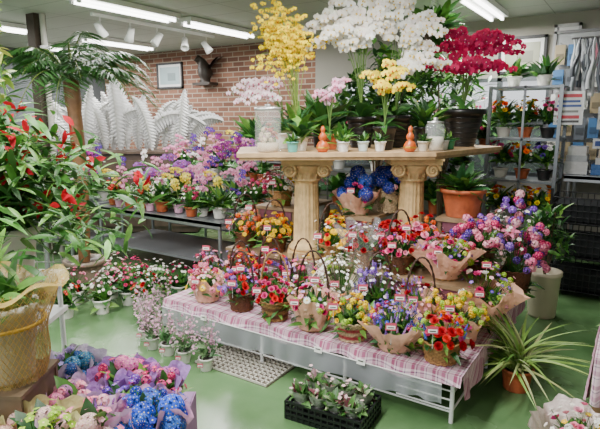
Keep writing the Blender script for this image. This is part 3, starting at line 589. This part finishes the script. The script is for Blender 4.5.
def palm(loc):
    g=np.random.default_rng(4); mb=MB(); pot(mb,.13,.17,.3,sr('#8a7a68')); H=1.86
    t=np.linspace(0,1,26); P=np.stack([.04*np.sin(t*3),0*t,.28+(H-.28)*t],1); r=.05+.01*np.sin(t*160)+.012*(t>.85); mb.add(tube(P,r,12),'wood',sr('#7a5634'))
    for k in range(30):
        a=k*2.4; e=g.uniform(.45,1.4); L=g.uniform(.6,.95); t=np.linspace(0,1,14); d=np.array([math.cos(a),math.sin(a)])
        P=np.stack([d[0]*L*t*math.cos(e*.75),d[1]*L*t*math.cos(e*.75),H+L*(math.sin(e)*t*1.0-(.45+.35*math.cos(e)+.15)*t**2.2)],1); mb.add(tube(P,np.linspace(.008,.002,14),5),'leaf',sr('#6a7f3a'))
        m_=64; tt=np.linspace(.15,1,m_); i0=np.clip((tt*13).astype(int),0,12); fr=(tt*13-i0)[:,None]; C=P[i0]*(1-fr)+P[i0+1]*fr
        s=np.where(np.arange(m_)%2==0,1.,-1.); D=np.stack([-d[1]*s+d[0]*.7,d[0]*s+d[1]*.7,np.full(m_,-.25)],1)+g.normal(0,.08,(m_,3))
        mb.inst(LF['narrow'],frx(D,g.normal(0,.3,m_)),.2*np.sin(pi*np.clip(tt*.85+.12,0,1))+.03,C,jit([sr('#38682c')]*m_,g),'leaf')
    mb.obj('potted_palm_tree',loc)
palm(GB(-1.95,4.55,0))
c_=G(-2.5,4.0); table('flower_stand',c_[0]-.4,c_[0]+.55,c_[1]-.25,c_[1]+.25,.8)
for i,(ox,oy,cols,ty) in enumerate(((-.28,-.1,RD+HP,'rose'),(-.02,-.08,WH,'lily'),(.22,-.1,PK+HP,'lily'),(.44,-.05,RD,'carn'),(.1,.12,WH,'mum'))):
    potted('cut_flower_bucket',(c_[0]+ox,c_[1]+oy,.801),(.07,.09,.2,[WHP,sr('#6a8ab0')][i%2]),[(ty,cols,22,.05 if ty=='lily' else .035,1),('small',WH+PK,30,.016,1.1)],.36,.18,.22,600+i,70,'lance',.2)
mb=MB(); mb.add(box(0,0,ZC/2,.14,.14,ZC-.004),'matte',sr('#4a4038'),False); mb.add(tube([(.12,0,0),(.12,0,ZC-.01)],.03,10),'plastic',sr('#b8b4aa'))
for z in (.4,1.4,2.3): mb.add(box(.1,0,z,.1,.09,.03),'metal',sr('#888888'),False)
mb.obj('support_post',GB(-2.85,5.9,0))
def frame(name,loc,w,h,fc,ic,rzv=0):
    mb=MB()
    for s in (-1,1): mb.add(box(s*(w/2-.015),0,0,.03,.03,h),'wood',fc,False); mb.add(box(0,0,s*(h/2-.015),w,.03,.03),'wood',fc,False)
    mb.add(box(0,.008,0,w-.05,.01,h-.05),'plastic',(.8,.8,.78),False); mb.add(box(0,.0,0,w-.14,.006,h-.14),'plastic',ic,False)
    mb.add(box(w*.08,-.004,-h*.05,w*.3,.004,h*.3),'plastic',[c*.6 for c in ic],False); mb.obj(name,loc,rzv)
frame('framed_picture',(-6.75,YB-.03,2.25),.6,.42,sr('#3a3a3c'),sr('#9fb4b8'))
frame('framed_picture',(-1.2,YB-.03,2.24),.5,.4,sr('#1e1e20'),sr('#9a9c84'))
frame('framed_picture',(-.76,YB-.03,2.36),.26,.34,sr('#c8c8c8'),sr('#c86868'))
mb=MB(); dk=sr('#2e241c')
mb.add(tube([(0,0,0),(.02,0,.12),(.0,-.02,.24),(-.02,-.05,.33),(-.04,-.1,.36),(-.05,-.16,.33)],[.1,.12,.1,.06,.055,.008],12),'wood',dk)
for s in (-1,1): mb.inst(LF['oval'],frx(np.array([[s*.5,.1,.7]]*5)+np.array([[0,.0,.25*i] for i in range(5)]),np.full(5,.5)),np.linspace(.36,.25,5),np.tile([s*.06,.02,.15],(5,1)),dk,'wood')
mb.add(box(0,0,-.02,.36,.2,.04),'wood',dk,False); mb.obj('carved_wooden_eagle',(-5.85,YB-.14,2.1))
k=0
for x,d,cols in ((-1.65,4.35,PK),(-1.45,4.2,HP),(-1.9,4.2,PK),(-1.45,4.5,HP),(-1.7,4.62,PK),(-1.25,4.4,WH),(-2.15,4.05,YL),(-2.35,4.25,HP),(-1.28,4.08,RD),(-2.1,3.8,PK),(-1.6,4.0,WH),(-1.05,4.35,HP),(-1.85,3.9,RD)):
    k+=1; potted('potted_cyclamen',GB(x,d,0),(.05,.07,.12,WHP if k%3 else sr('#d8d4cc')),[('rose',cols,12,.02,1),('small',cols+WH,24,.016,1)],.16,.12,.17,200+k,60,'oval',.12)
for i,(x,y) in enumerate(((-2.95,2.62),(-2.82,2.32),(-2.66,2.25),(-2.5,2.24),(-2.33,2.22),(-2.14,2.22),(-2.92,2.45))):
    g=np.random.default_rng(300+i); mb=MB(); pot(mb,.033,.046,.085,WHP); leaves(mb,g,30,(0,0,.1),.09,'lance',(.2,1.4),[sr('#5f8a5a'),sr('#7a9a6a')],.02)
    for j in range(14):
        a=g.uniform(0,6.28); rr=g.uniform(.02,.09); H=g.uniform(.2,.36); P=np.array([(0,0,.08),(rr*.5*math.cos(a),rr*.5*math.sin(a),H*.6),(rr*math.cos(a),rr*math.sin(a),H)]); mb.add(tube(P,.0015,3),'leaf',sr('#7a9a6a'))
        n_=9; C=P[2]-np.stack([0*np.arange(n_),0*np.arange(n_),np.linspace(0,H*.45,n_)],1)*1+g.normal(0,.012,(n_,3)); mb.inst(FL['small'],frz(g.normal(0,1,(n_,3))+(0,0,.8),g.uniform(0,6,n_)),.01,C,jit([sr('#d8a8c4')]*n_,g))
    tag(mb,0,-.055,.05,.5,w=.035,h=.025); mb.obj('potted_statice',(x,y,0))
# floor grate / drain mat left of the bench front
mb=MB()
for x in np.linspace(-.28,.28,15): mb.add(box(x,0,.008,.008,.34,.014),'plastic',sr('#c8c4b8'),False)
for y in np.linspace(-.17,.17,10): mb.add(box(0,y,.008,.57,.008,.014),'plastic',sr('#c8c4b8'),False)
mb.add(box(0,0,.0015,.58,.35,.003),'matte',sr('#4a3a30'),False); mb.obj('floor_drain_grate',(-1.98,2.42,0))
# crate with plants
mb=MB(); bk=sr('#17181a'); cx,cy=-1.22,2.2; w,dp,hh=.42,.28,.11
mb.add(box(0,0,.01,w,dp,.02),'plastic',bk,False)
for z in (.035,.065,.1):
    for s in (-1,1): mb.add(box(0,s*dp/2,z,w,.008,.014),'plastic',bk,False); mb.add(box(s*w/2,0,z,.008,dp,.014),'plastic',bk,False)
for x in np.linspace(-w/2,w/2,13):
    for s in (-1,1): mb.add(box(x,s*dp/2,.055,.007,.01,.1),'plastic',bk,False)
for y in np.linspace(-dp/2,dp/2,9):
    for s in (-1,1): mb.add(box(s*w/2,y,.055,.01,.007,.1),'plastic',bk,False)
g=np.random.default_rng(12)
for x in (-.145,-.048,.048,.145):
    for y in (-.075,.06):
        V,Q=lathe([(0,.02),(.03,.02),(.042,.1),(.038,.1),(0,.09)],14); mb.add((V,Q),'plastic',sr('#2a2a2a'),True,(x,y,0))
        V,Q=lathe([(.03,.06),(.045,.12),(.052,.155)],16,lambda th,j,r,z:(r*(1+.06*j*np.sin(5*th)),z)); mb.add((V,Q),'paper',sr('#8f9a88'),True,(x,y,0))
        leaves(mb,g,30,(x,y,.1),.09,'oval',(.2,1.4),[sr('#4f7a3a'),sr('#3a6a2a'),sr('#5f8a4a'),sr('#a8b890'),sr('#6a3a40')],.012)
        mb.inst(FL['small'],frz(g.normal(0,.4,(4,3))+(0,0,1),g.uniform(0,6,4)),.012,np.array([x,y,.17])+g.normal(0,.02,(4,3)),sr('#f0c8d0'))
mb.obj('crate_of_potted_plants',(cx,cy,0),.08)
for x in (-1.42,-1.15,-2.3): 
    mb=MB(); mb.add(box(0,0,0,.05,.003,.032),'plastic',sr('#f2f2ee'),False,(0,0,0),rx(-.1)); mb.add(box(0,-.003,.005,.03,.001,.006),'plastic',sr('#333333'),False,(0,0,0),rx(-.1)); mb.obj('price_card',(x,BY0-.045,.255))
# ------------------------------------------------------------------ right side
g=np.random.default_rng(40); mb=MB(); pot(mb,.07,.085,.13,TC,'stone')
leaves(mb,g,130,(0,0,.12),.36,'grass',(.5,1.45),[sr('#7fa848'),sr('#98b460'),sr('#b0bc80'),sr('#5f8a3a')],.02); mb.obj('potted_spider_plant',(-.47,3.04,0))
mb=MB(); V,Q=lathe([(0,0),(.1,0),(.105,.02),(.12,.33),(.13,.34),(.13,.37),(.115,.37),(.11,.33),(0,.32)],28); mb.add((V,Q),'plastic',sr('#c8bda4')); g=np.random.default_rng(41)
for j in range(6):
    a=j*1.05; P=np.array([(0,0,.32),(.04*math.cos(a),.04*math.sin(a),.5),(.09*math.cos(a),.09*math.sin(a),.6+.05*j)]); mb.add(tube(P,.006,5),'wood',sr('#5a4630')); leaves(mb,g,30,P[2]-(0,0,.05),.13,'lance',(-.2,1.4),spread=.05)
mb.obj('potted_dracaena',GB(1.93,3.95,0))
mb=MB()
for z in (.45,.9,1.2): mb.add(box(0,0,z,2.0,.35,.025),'metal',sr('#7a7d7c'),False)
for x in (-.98,.98):
    for y in (-.16,.16): mb.add(tube([(x,y,0),(x,y,1.25)],.012,6),'metal',sr('#7a7d7c'))
mb.obj('plant_shelf',(-2.3,5.85,0))
for i,x in enumerate(np.linspace(-3.2,-1.4,8)):
    potted('potted_flowering_plant',(x,5.85,1.214),(.06,.08,.12,[WHP,TC,BK][i%3]),[('puff',[PK,HP,WH,PU,YL,PK,WH,HP][i],12,.022,1),('small',WH,14,.014,1.1)],.26,.18,.3,400+i,100,'lance',.28)
    if i%2==0: foliage('potted_foliage_plant',(x,5.85,.914),(.06,.08,.12,WHP),'lance',50,.22,(.3,1.4),seed=420+i)
    foliage('potted_foliage_plant',(x,5.85,.464),(.08,.1,.16,TC),'oval',50,.3,(.2,1.4),seed=440+i)
def bush(name,loc,H,R_,n,L,kind,seed,cols=None,potp=(.14,.18,.3,BK)):
    g=np.random.default_rng(seed); mb=MB(); pot(mb,*potp)
    for j in range(16):
        d=g.normal(0,1,3); d/=np.linalg.norm(d); e=np.array([d[0]*R_,d[1]*R_,H+d[2]*R_*1.1])
        mb.add(tube([(0,0,potp[2]*.9),(e[0]*.15,e[1]*.15,H*.6),e],[.014,.01,.003],5),'wood',sr('#5a4a34')); leaves(mb,g,n//16,e,L,kind,(-.6,1.1),cols,spread=R_*.3)
    mb.obj(name,loc)
bush('potted_ficus_tree',(-2.35,5.15,0),1.8,.36,800,.15,'oval',71)
bush('potted_ficus_tree',(-1.65,5.15,0),1.7,.3,700,.15,'lance',72)
mb=MB(); fr_=sr('#7a8084'); W_,D_,Hh=.62,.45,1.85
for x in (-W_/2,W_/2):
    for y in (-D_/2,D_/2): mb.add(box(x,y,Hh/2,.03,.03,Hh),'metal',fr_,False)
for z in (.03,.5,.95,1.35,Hh-.015):
    for s in (-1,1): mb.add(box(0,s*D_/2,z,W_,.02,.02),'metal',fr_,False); mb.add(box(s*W_/2,0,z,.02,D_,.02),'metal',fr_,False)
    mb.add(box(0,0,z,W_-.03,D_-.03,.012),'plastic',(.5,.52,.52),False)
mb.add(box(0,-D_/2,Hh/2,.02,.02,Hh),'metal',fr_,False)
mb.add(box(-W_/2,0,.95,.004,D_-.03,1.75),'pane'); mb.add(box(W_/2,0,.95,.004,D_-.03,1.75),'pane')
mb.obj('glass_display_case',(-.95,5.55,0))
g=np.random.default_rng(88)
for z in (.06,.515,.965,1.365):
    for i,x in enumerate((-.2,0,.2)):
        c=[PK+HP,WH+PU,YL+OR,HP+RD][int(g.integers(0,4))]
        potted('potted_flowering_plant',(-.95+x,5.47,z),(.05,.07,.1,[WHP,TC,BK][i%3]),[('rose',c,14,.034,1),('small',c+WH,16,.018,1.1)],.22,.11,.15,int(700+z*100+i),70,'lance',.17)
for i,x in enumerate((-.15,.12)): foliage('potted_foliage_plant',(-.95+x,5.55,1.852),(.05,.07,.1,WHP),'lance',40,.2,(.2,1.4),seed=460+i)
mb=MB(); mb.add(box(0,0,0,.9,.03,1.5),'plastic',(.42,.43,.44),False)
for z in (-.74,.74): mb.add(box(0,-.01,z,.92,.05,.03),'metal',sr('#888888'),False)
for x in (-.45,.45): mb.add(box(x,-.01,0,.03,.05,1.5),'metal',sr('#888888'),False)
mb.obj('wall_panel',(-.42,YB-.06,1.7))
mb=MB(); g=np.random.default_rng(62)
for r_ in range(5):
    for c2 in range(7):
        x=-.38+c2*.125; z=.55-r_*.25; h=g.uniform(.15,.23); cc=[sr('#c8ccd0'),sr('#6a7078'),sr('#e8e8e4'),sr('#a89878'),sr('#c87a8c'),sr('#4a78a8'),sr('#f0ece0')][int(g.integers(0,7))]
        mb.add(tube([(x,.04,z+.02),(x,-.06,z+.02)],.004,4),'metal',(.6,.6,.6)); mb.add(box(x,-.03,z-h/2,.1,.05,h),'plastic',cc,False); mb.add(box(x,-.058,z-h*.6,.07,.004,h*.3),'plastic',[q*.5 for q in cc],False)
mb.obj('hanging_packaged_supplies',(-.42,YB-.12,1.75))
mb=MB(); g=np.random.default_rng(61)
mb.add(tube([(-.22,0,.32),(.22,0,.32)],.01,6),'metal',sr('#777777')); mb.add(tube([(0,0,.32),(0,.38,.32)],.01,6),'metal',sr('#777777'))
for j in range(22):
    x=-.2+.4*j/21; L=g.uniform(.35,.62); c=[sr('#b8bcc0'),sr('#50565e'),sr('#d4d6d8'),sr('#80868c'),sr('#3a3e44')][j%5]; w0=g.uniform(.014,.026); n_=12; t=np.linspace(0,1,n_); lean=g.uniform(-.06,.06)
    P=np.stack([x+.01*np.sin(t*9+j)+lean*t,g.uniform(-.07,.07)+0*t,.32-L*t],1); mb.add(tube(P,w0*(.35+.65*t),8),'plastic',c)
mb.obj('hanging_wrapping_sleeves',(-.45,5.95,2.0))
def sign(loc,w,h,bars,bg=(.85,.86,.88)):
    mb=MB(); mb.add(box(0,0,0,w,.012,h),'plastic',bg,False)
    for z,c,ww,hh_ in bars: mb.add(box(0,-.008,z,ww,.003,hh_),'plastic',sr(c),False)
    mb.add(tube([(0,.01,h*.3),(0,YB-.1-loc[1],h*.3)],.008,5),'metal',(.5,.5,.5)); mb.obj('notice_sign',loc)
sign((-.58,5.4,1.64),.24,.3,((.11,'#c83040',.2,.03),(.06,'#3a5aa8',.18,.02),(.02,'#3a5aa8',.2,.02),(-.03,'#888888',.16,.02),(-.08,'#c83040',.18,.03),(-.12,'#444444',.18,.02)))
sign((-.25,6.0,1.3),.3,.1,((.0,'#2a4a98',.26,.05),))
sign((-.3,6.0,1.55),.16,.22,((.05,'#c83040',.12,.03),(-.02,'#444444',.12,.02)))
table('wrapping_counter',-.58,.4,5.5,6.2,1.02,sr('#a8acb0'))
mb=MB()
for j,(x,z,w,h,c) in enumerate(((-.2,.06,.2,.12,'#e8e8e8'),(-.2,.15,.18,.06,'#c8ccd0'),(.05,.05,.24,.1,'#4a78b8'),(.06,.13,.2,.06,'#e0e0e0'),(.3,.1,.2,.2,'#c8b090'),(-.2,.22,.16,.08,'#f0f0f0'),(.06,.2,.16,.08,'#d8c8b8'))): mb.add(box(x,0,z,w,.25,h),'paper',sr(c),False)
mb.obj('wrapping_supplies',(-.3,5.75,1.02))
mb=MB()
for lv in range(3):
    z0=.06+lv*.3
    for s in (-1,1):
        for z in np.linspace(z0,z0+.22,5): mb.add(tube([(-.4,s*.2,z),(.4,s*.2,z)],.005,4),'plastic',bk); mb.add(tube([(s*.4,-.2,z),(s*.4,.2,z)],.005,4),'plastic',bk)
        for x in np.linspace(-.4,.4,17): mb.add(tube([(x,s*.2,z0),(x,s*.2,z0+.22)],.004,4),'plastic',bk)
        for y in np.linspace(-.2,.2,9): mb.add(tube([(s*.4,y,z0),(s*.4,y,z0+.22)],.004,4),'plastic',bk)
    mb.add(box(0,0,z0,.8,.4,.01),'plastic',bk,False); mb.add(box(0,0,z0+.09,.74,.34,.15),'matte',sr('#26282a'),False)
for x in (-.4,.4):
    for y in (-.2,.2): mb.add(tube([(x,y,0),(x,y,.95)],.012,6),'plastic',bk)
mb.obj('black_wire_basket_rack',(-.2,5.15,0))
g=np.random.default_rng(90); mb=MB(); pot(mb,.07,.11,.12,sr('#5a4a38')); leaves(mb,g,120,(0,0,.1),.3,'lance',(-.7,1.2),spread=.03)
for a in range(3): mb.add(tube([(.1*math.cos(a*2.1),.1*math.sin(a*2.1),.12),(0,0,.42)],.002,4),'metal',(.5,.5,.5))
c_=G(1.2,4.9); mb.obj('hanging_fern_basket',(c_[0],c_[1],ZC-.42))
mb=MB(); mb.add(box(0,0,.43,.7,.8,.03),'wood',sr('#b09070'),False)
for x in (-.32,.32):
    for y in (-.37,.37): mb.add(box(x,y,.21,.04,.04,.42),'wood',sr('#a08060'),False)
mb.obj('side_table',(.27,3.05,0)); cloth('plaid_table_runner',-.08,.62,2.64,3.46,.45,.22,seed=4)
potted('pink_flower_pot',(.06,2.85,.452),(.06,.08,.1,WHP),[('puff',PK+HP,20,.03,1),('small',WH,20,.015,1.1)],.13,.14,.13,501)
FB((-.1,2.36,0),[('puff',YL+WH,14,.024,1),('rose',PK+HP,10,.022,1),('small',WH+YL,20,.014,1.1)],.09,.16,.12,.13,LT,pap=sr('#f0e0dc'),papR=.2,seed=502,name='wrapped_flower_bouquet',tg=False,nleaf=90)
# ------------------------------------------------------------------ left foreground
tz=.5; cxy=G(-.79,1.52); mb=MB(); mb.add(box(0,0,tz-.015,.76,.7,.03),'cloth',sr('#9a78a0'),False); mb.add(box(0,-.351,tz-.1,.76,.006,.2),'cloth',sr('#a880a8'),False); mb.add(box(.381,0,tz-.1,.006,.7,.2),'cloth',sr('#a880a8'),False)
for x in (-.35,.35):
    for y in (-.32,.32): mb.add(tube([(x,y,0),(x,y,tz-.03)],.015,8),'plastic',(.8,.8,.8))
mb.obj('flower_table',(cxy[0],cxy[1],0),YAW)
def hyd(name,x,d,z,cols,n,size,seed,pc=sr('#d890b8'),sx=.085,mix=None,sc=1):
    g=np.random.default_rng(seed); mb=MB(); pot(mb,.045,.06,.09,pc); wrap(mb,g,.05,.1,.15,pc,ruf=.25)
    sp=[('hyd',cols,n,size,1),('small',mix or PK,24,.012,1.25),('puff',mix or LV,8,.018,1.15)]; bouquet(mb,g,(0,0,.1),sx,.085,sp,46,.12,'oval',1.4); mb.obj(name,GB(x,d,z),0,sc)
t2=tz+.002
hyd('potted_blue_hydrangea',-.46,1.45,t2,['#2c50cc','#3c6ce0','#4a7ad8'],10,.04,1,sr('#e0a8c8'),.09,BL,1.1)
hyd('potted_blue_hydrangea',-.85,1.8,t2,['#4a86b0','#3a90a8','#3a68b8'],9,.036,2,sr('#c8b8d0'),mix=LV)
hyd('potted_pink_hydrangea',-.63,1.72,t2,['#d8489a','#c03888','#e87ab8'],10,.034,3,sr('#b080c8'),mix=HP)
hyd('potted_pink_hydrangea',-.62,1.38,t2,['#e8b0c0','#f0c8c8','#c8a0d8'],9,.036,4,sr('#d8b8d0'),mix=PK,sc=1.1)
hyd('potted_purple_hydrangea',-.57,1.56,t2,['#9a5ab0','#c868b0','#b088d0'],10,.03,5,sr('#a878c0'),mix=PU)
hyd('potted_pink_hydrangea',-.5,1.66,t2,['#b860b8','#d870b8'],8,.03,6,sr('#b088d0'),mix=HP)
hyd('potted_pink_hydrangea',-.74,1.56,t2,['#e88ab8','#d890c8'],8,.034,7,sr('#c0a0c8'),mix=PK)
hyd('potted_pink_hydrangea',-.74,1.34,t2,['#e8b0a8','#e8c0c0'],8,.034,8,sr('#c8c088'),mix=GN,sc=1.2)
mb=MB()
for z in (.03,.1,.17,.22):
    for s in (-1,1): mb.add(box(0,s*.11,z,.24,.012,.05),'wood',sr('#6a5844'),False); mb.add(box(s*.11,0,z,.012,.22,.05),'wood',sr('#6a5844'),False)
mb.add(box(0,0,.251,.25,.24,.012),'wood',sr('#6a5844'),False); mb.obj('wooden_crate',GB(-.93,1.5,t2),YAW)
# bucket wrapped in sheer gold mesh
mb=MB(); n=48; r0,r1,h=.1,.15,.3; col=sr('#c8a458')
for s in (1,-1):
    for a in np.arange(n)*2*pi/n:
        t=np.linspace(0,1,12); r=(r0+(r1-r0)*t)*(1+.07*np.sin(t*9)); th=a+s*t*1.4; mb.add(tube(np.stack([r*np.cos(th),r*np.sin(th),h*t],1),.0009,3),'metal',col)
V,Q=lathe([(r0,.0),(.11,h*.3),(.105,h*.6),(.135,h*.85),(.17,h*1.02),(.19,h*1.0)],72,lambda th,j,r,z:(r*(1+.05*np.sin(th*9+j)+.012*j*np.sin(th*5)),z+(j>=3)*.018*np.sin(th*5+1))); mb.add((V,Q),'net',sr('#c8ac60'))
th=np.linspace(0,2*pi,61); mb.add(tube(np.stack([.112*np.cos(th),.112*np.sin(th),0*th+h*.6],1),.006,6),'cloth',sr('#c8a040'))
pot(mb,.07,.09,.24,sr('#c8c4b8')); leaves(mb,np.random.default_rng(5),60,(0,0,.22),.13,'lance',(.2,1.3),[sr('#5f8a3a'),sr('#3f7030')],.03)
mb.obj('gold_mesh_bucket',GB(-.9,1.5,t2+.26))
mb=MB(); mb.add(box(0,0,.75,.3,.3,.02),'plastic',(.75,.75,.75),False); mb.add(box(0,0,.3,.28,.28,.02),'plastic',(.75,.75,.75),False)
for x in (-.13,.13):
    for y in (-.13,.13): mb.add(tube([(x,y,0),(x,y,.9)],.01,6),'plastic',(.8,.8,.8))
mb.add(box(0,0,.91,.3,.3,.02),'plastic',(.75,.75,.75),False)
for x in np.linspace(-.14,.14,9): mb.add(tube([(x,.15,.9),(x,.15,1.25)],.0025,4),'metal',(.5,.5,.5))
for z in np.linspace(.95,1.25,8): mb.add(tube([(-.14,.15,z),(.14,.15,z)],.0025,4),'metal',(.5,.5,.5))
mb.obj('plant_stand',GB(-1.15,1.98,0),YAW)
mb=MB(); g=np.random.default_rng(71); pot(mb,.1,.13,.22,WHP)
for j in range(125):
    a=g.uniform(0,6.28); R_=g.uniform(.05,.52); H=g.uniform(.2,.6)-.75*max(0,R_-.22); P=np.array([(0,0,.2),(R_*.45*math.cos(a),R_*.45*math.sin(a),max(H,.2)*.8+.1),(R_*math.cos(a),R_*math.sin(a),H)]); mb.add(tube(P,.0028,4),'leaf',sr('#4a6a30'))
    leaves(mb,g,11,P[2],.1,'lance',(-.9,.8),[sr('#4f8a34'),sr('#326428'),sr('#6fa044'),sr('#3f7030')],.05)
    leaves(mb,g,5,P[1],.1,'lance',(-.7,.9),[sr('#3f7a2c'),sr('#2f6028')],.04)
    if j%2==0: 
        n_=4; C=P[2]+(0,0,.05)+g.normal(0,.02,(n_,3)); mb.inst(LF['oval'],frx(g.normal(0,1,(n_,3))+(0,0,.6),g.normal(0,1,n_)),.055,C,jit([sr('#c01428')]*n_,g),'petal')
mb.obj('potted_red_flower_plant',GB(-1.15,1.95,.922))
g=np.random.default_rng(72); mb=MB(); pot(mb,.08,.12,.14,sr('#d0ccc0'))
for j in range(16):
    a=g.uniform(0,6.28); L=g.uniform(.2,.6); t=np.linspace(0,1,10); P=np.stack([(.1+.08*t)*math.cos(a),(.1+.08*t)*math.sin(a),.14+.06*np.sin(t*3)-L*t*t],1); mb.add(tube(P,.002,4),'leaf',GREENS[2])
    for p in P[1:]: leaves(mb,g,3,p,.07,'oval',(-.9,.5),[sr('#8fae4a'),sr('#b8c060'),sr('#5f8a3a')],.01)
for a in range(3): mb.add(tube([(.11*math.cos(a*2.1),.11*math.sin(a*2.1),.14),(0,0,.74)],.002,4),'metal',(.5,.5,.5))
c_=G(-1.5,2.35); mb.obj('hanging_vine_basket',(c_[0],c_[1],ZC-.74))
# ------------------------------------------------------------------ world / camera
w=bpy.data.worlds.new('World'); bpy.context.scene.world=w; w.use_nodes=True
bg=w.node_tree.nodes['Background']; bg.inputs[0].default_value=(.92,.95,1,1); bg.inputs[1].default_value=1.35
cd=bpy.data.cameras.new('Camera'); cd.sensor_width=36; cd.lens=36*520/600; cd.clip_start=.02
co=bpy.data.objects.new('Camera',cd); bpy.context.collection.objects.link(co); co.location=(0,0,1.55); co.rotation_euler=(math.radians(90-10.5),0,YAW)
bpy.context.scene.camera=co
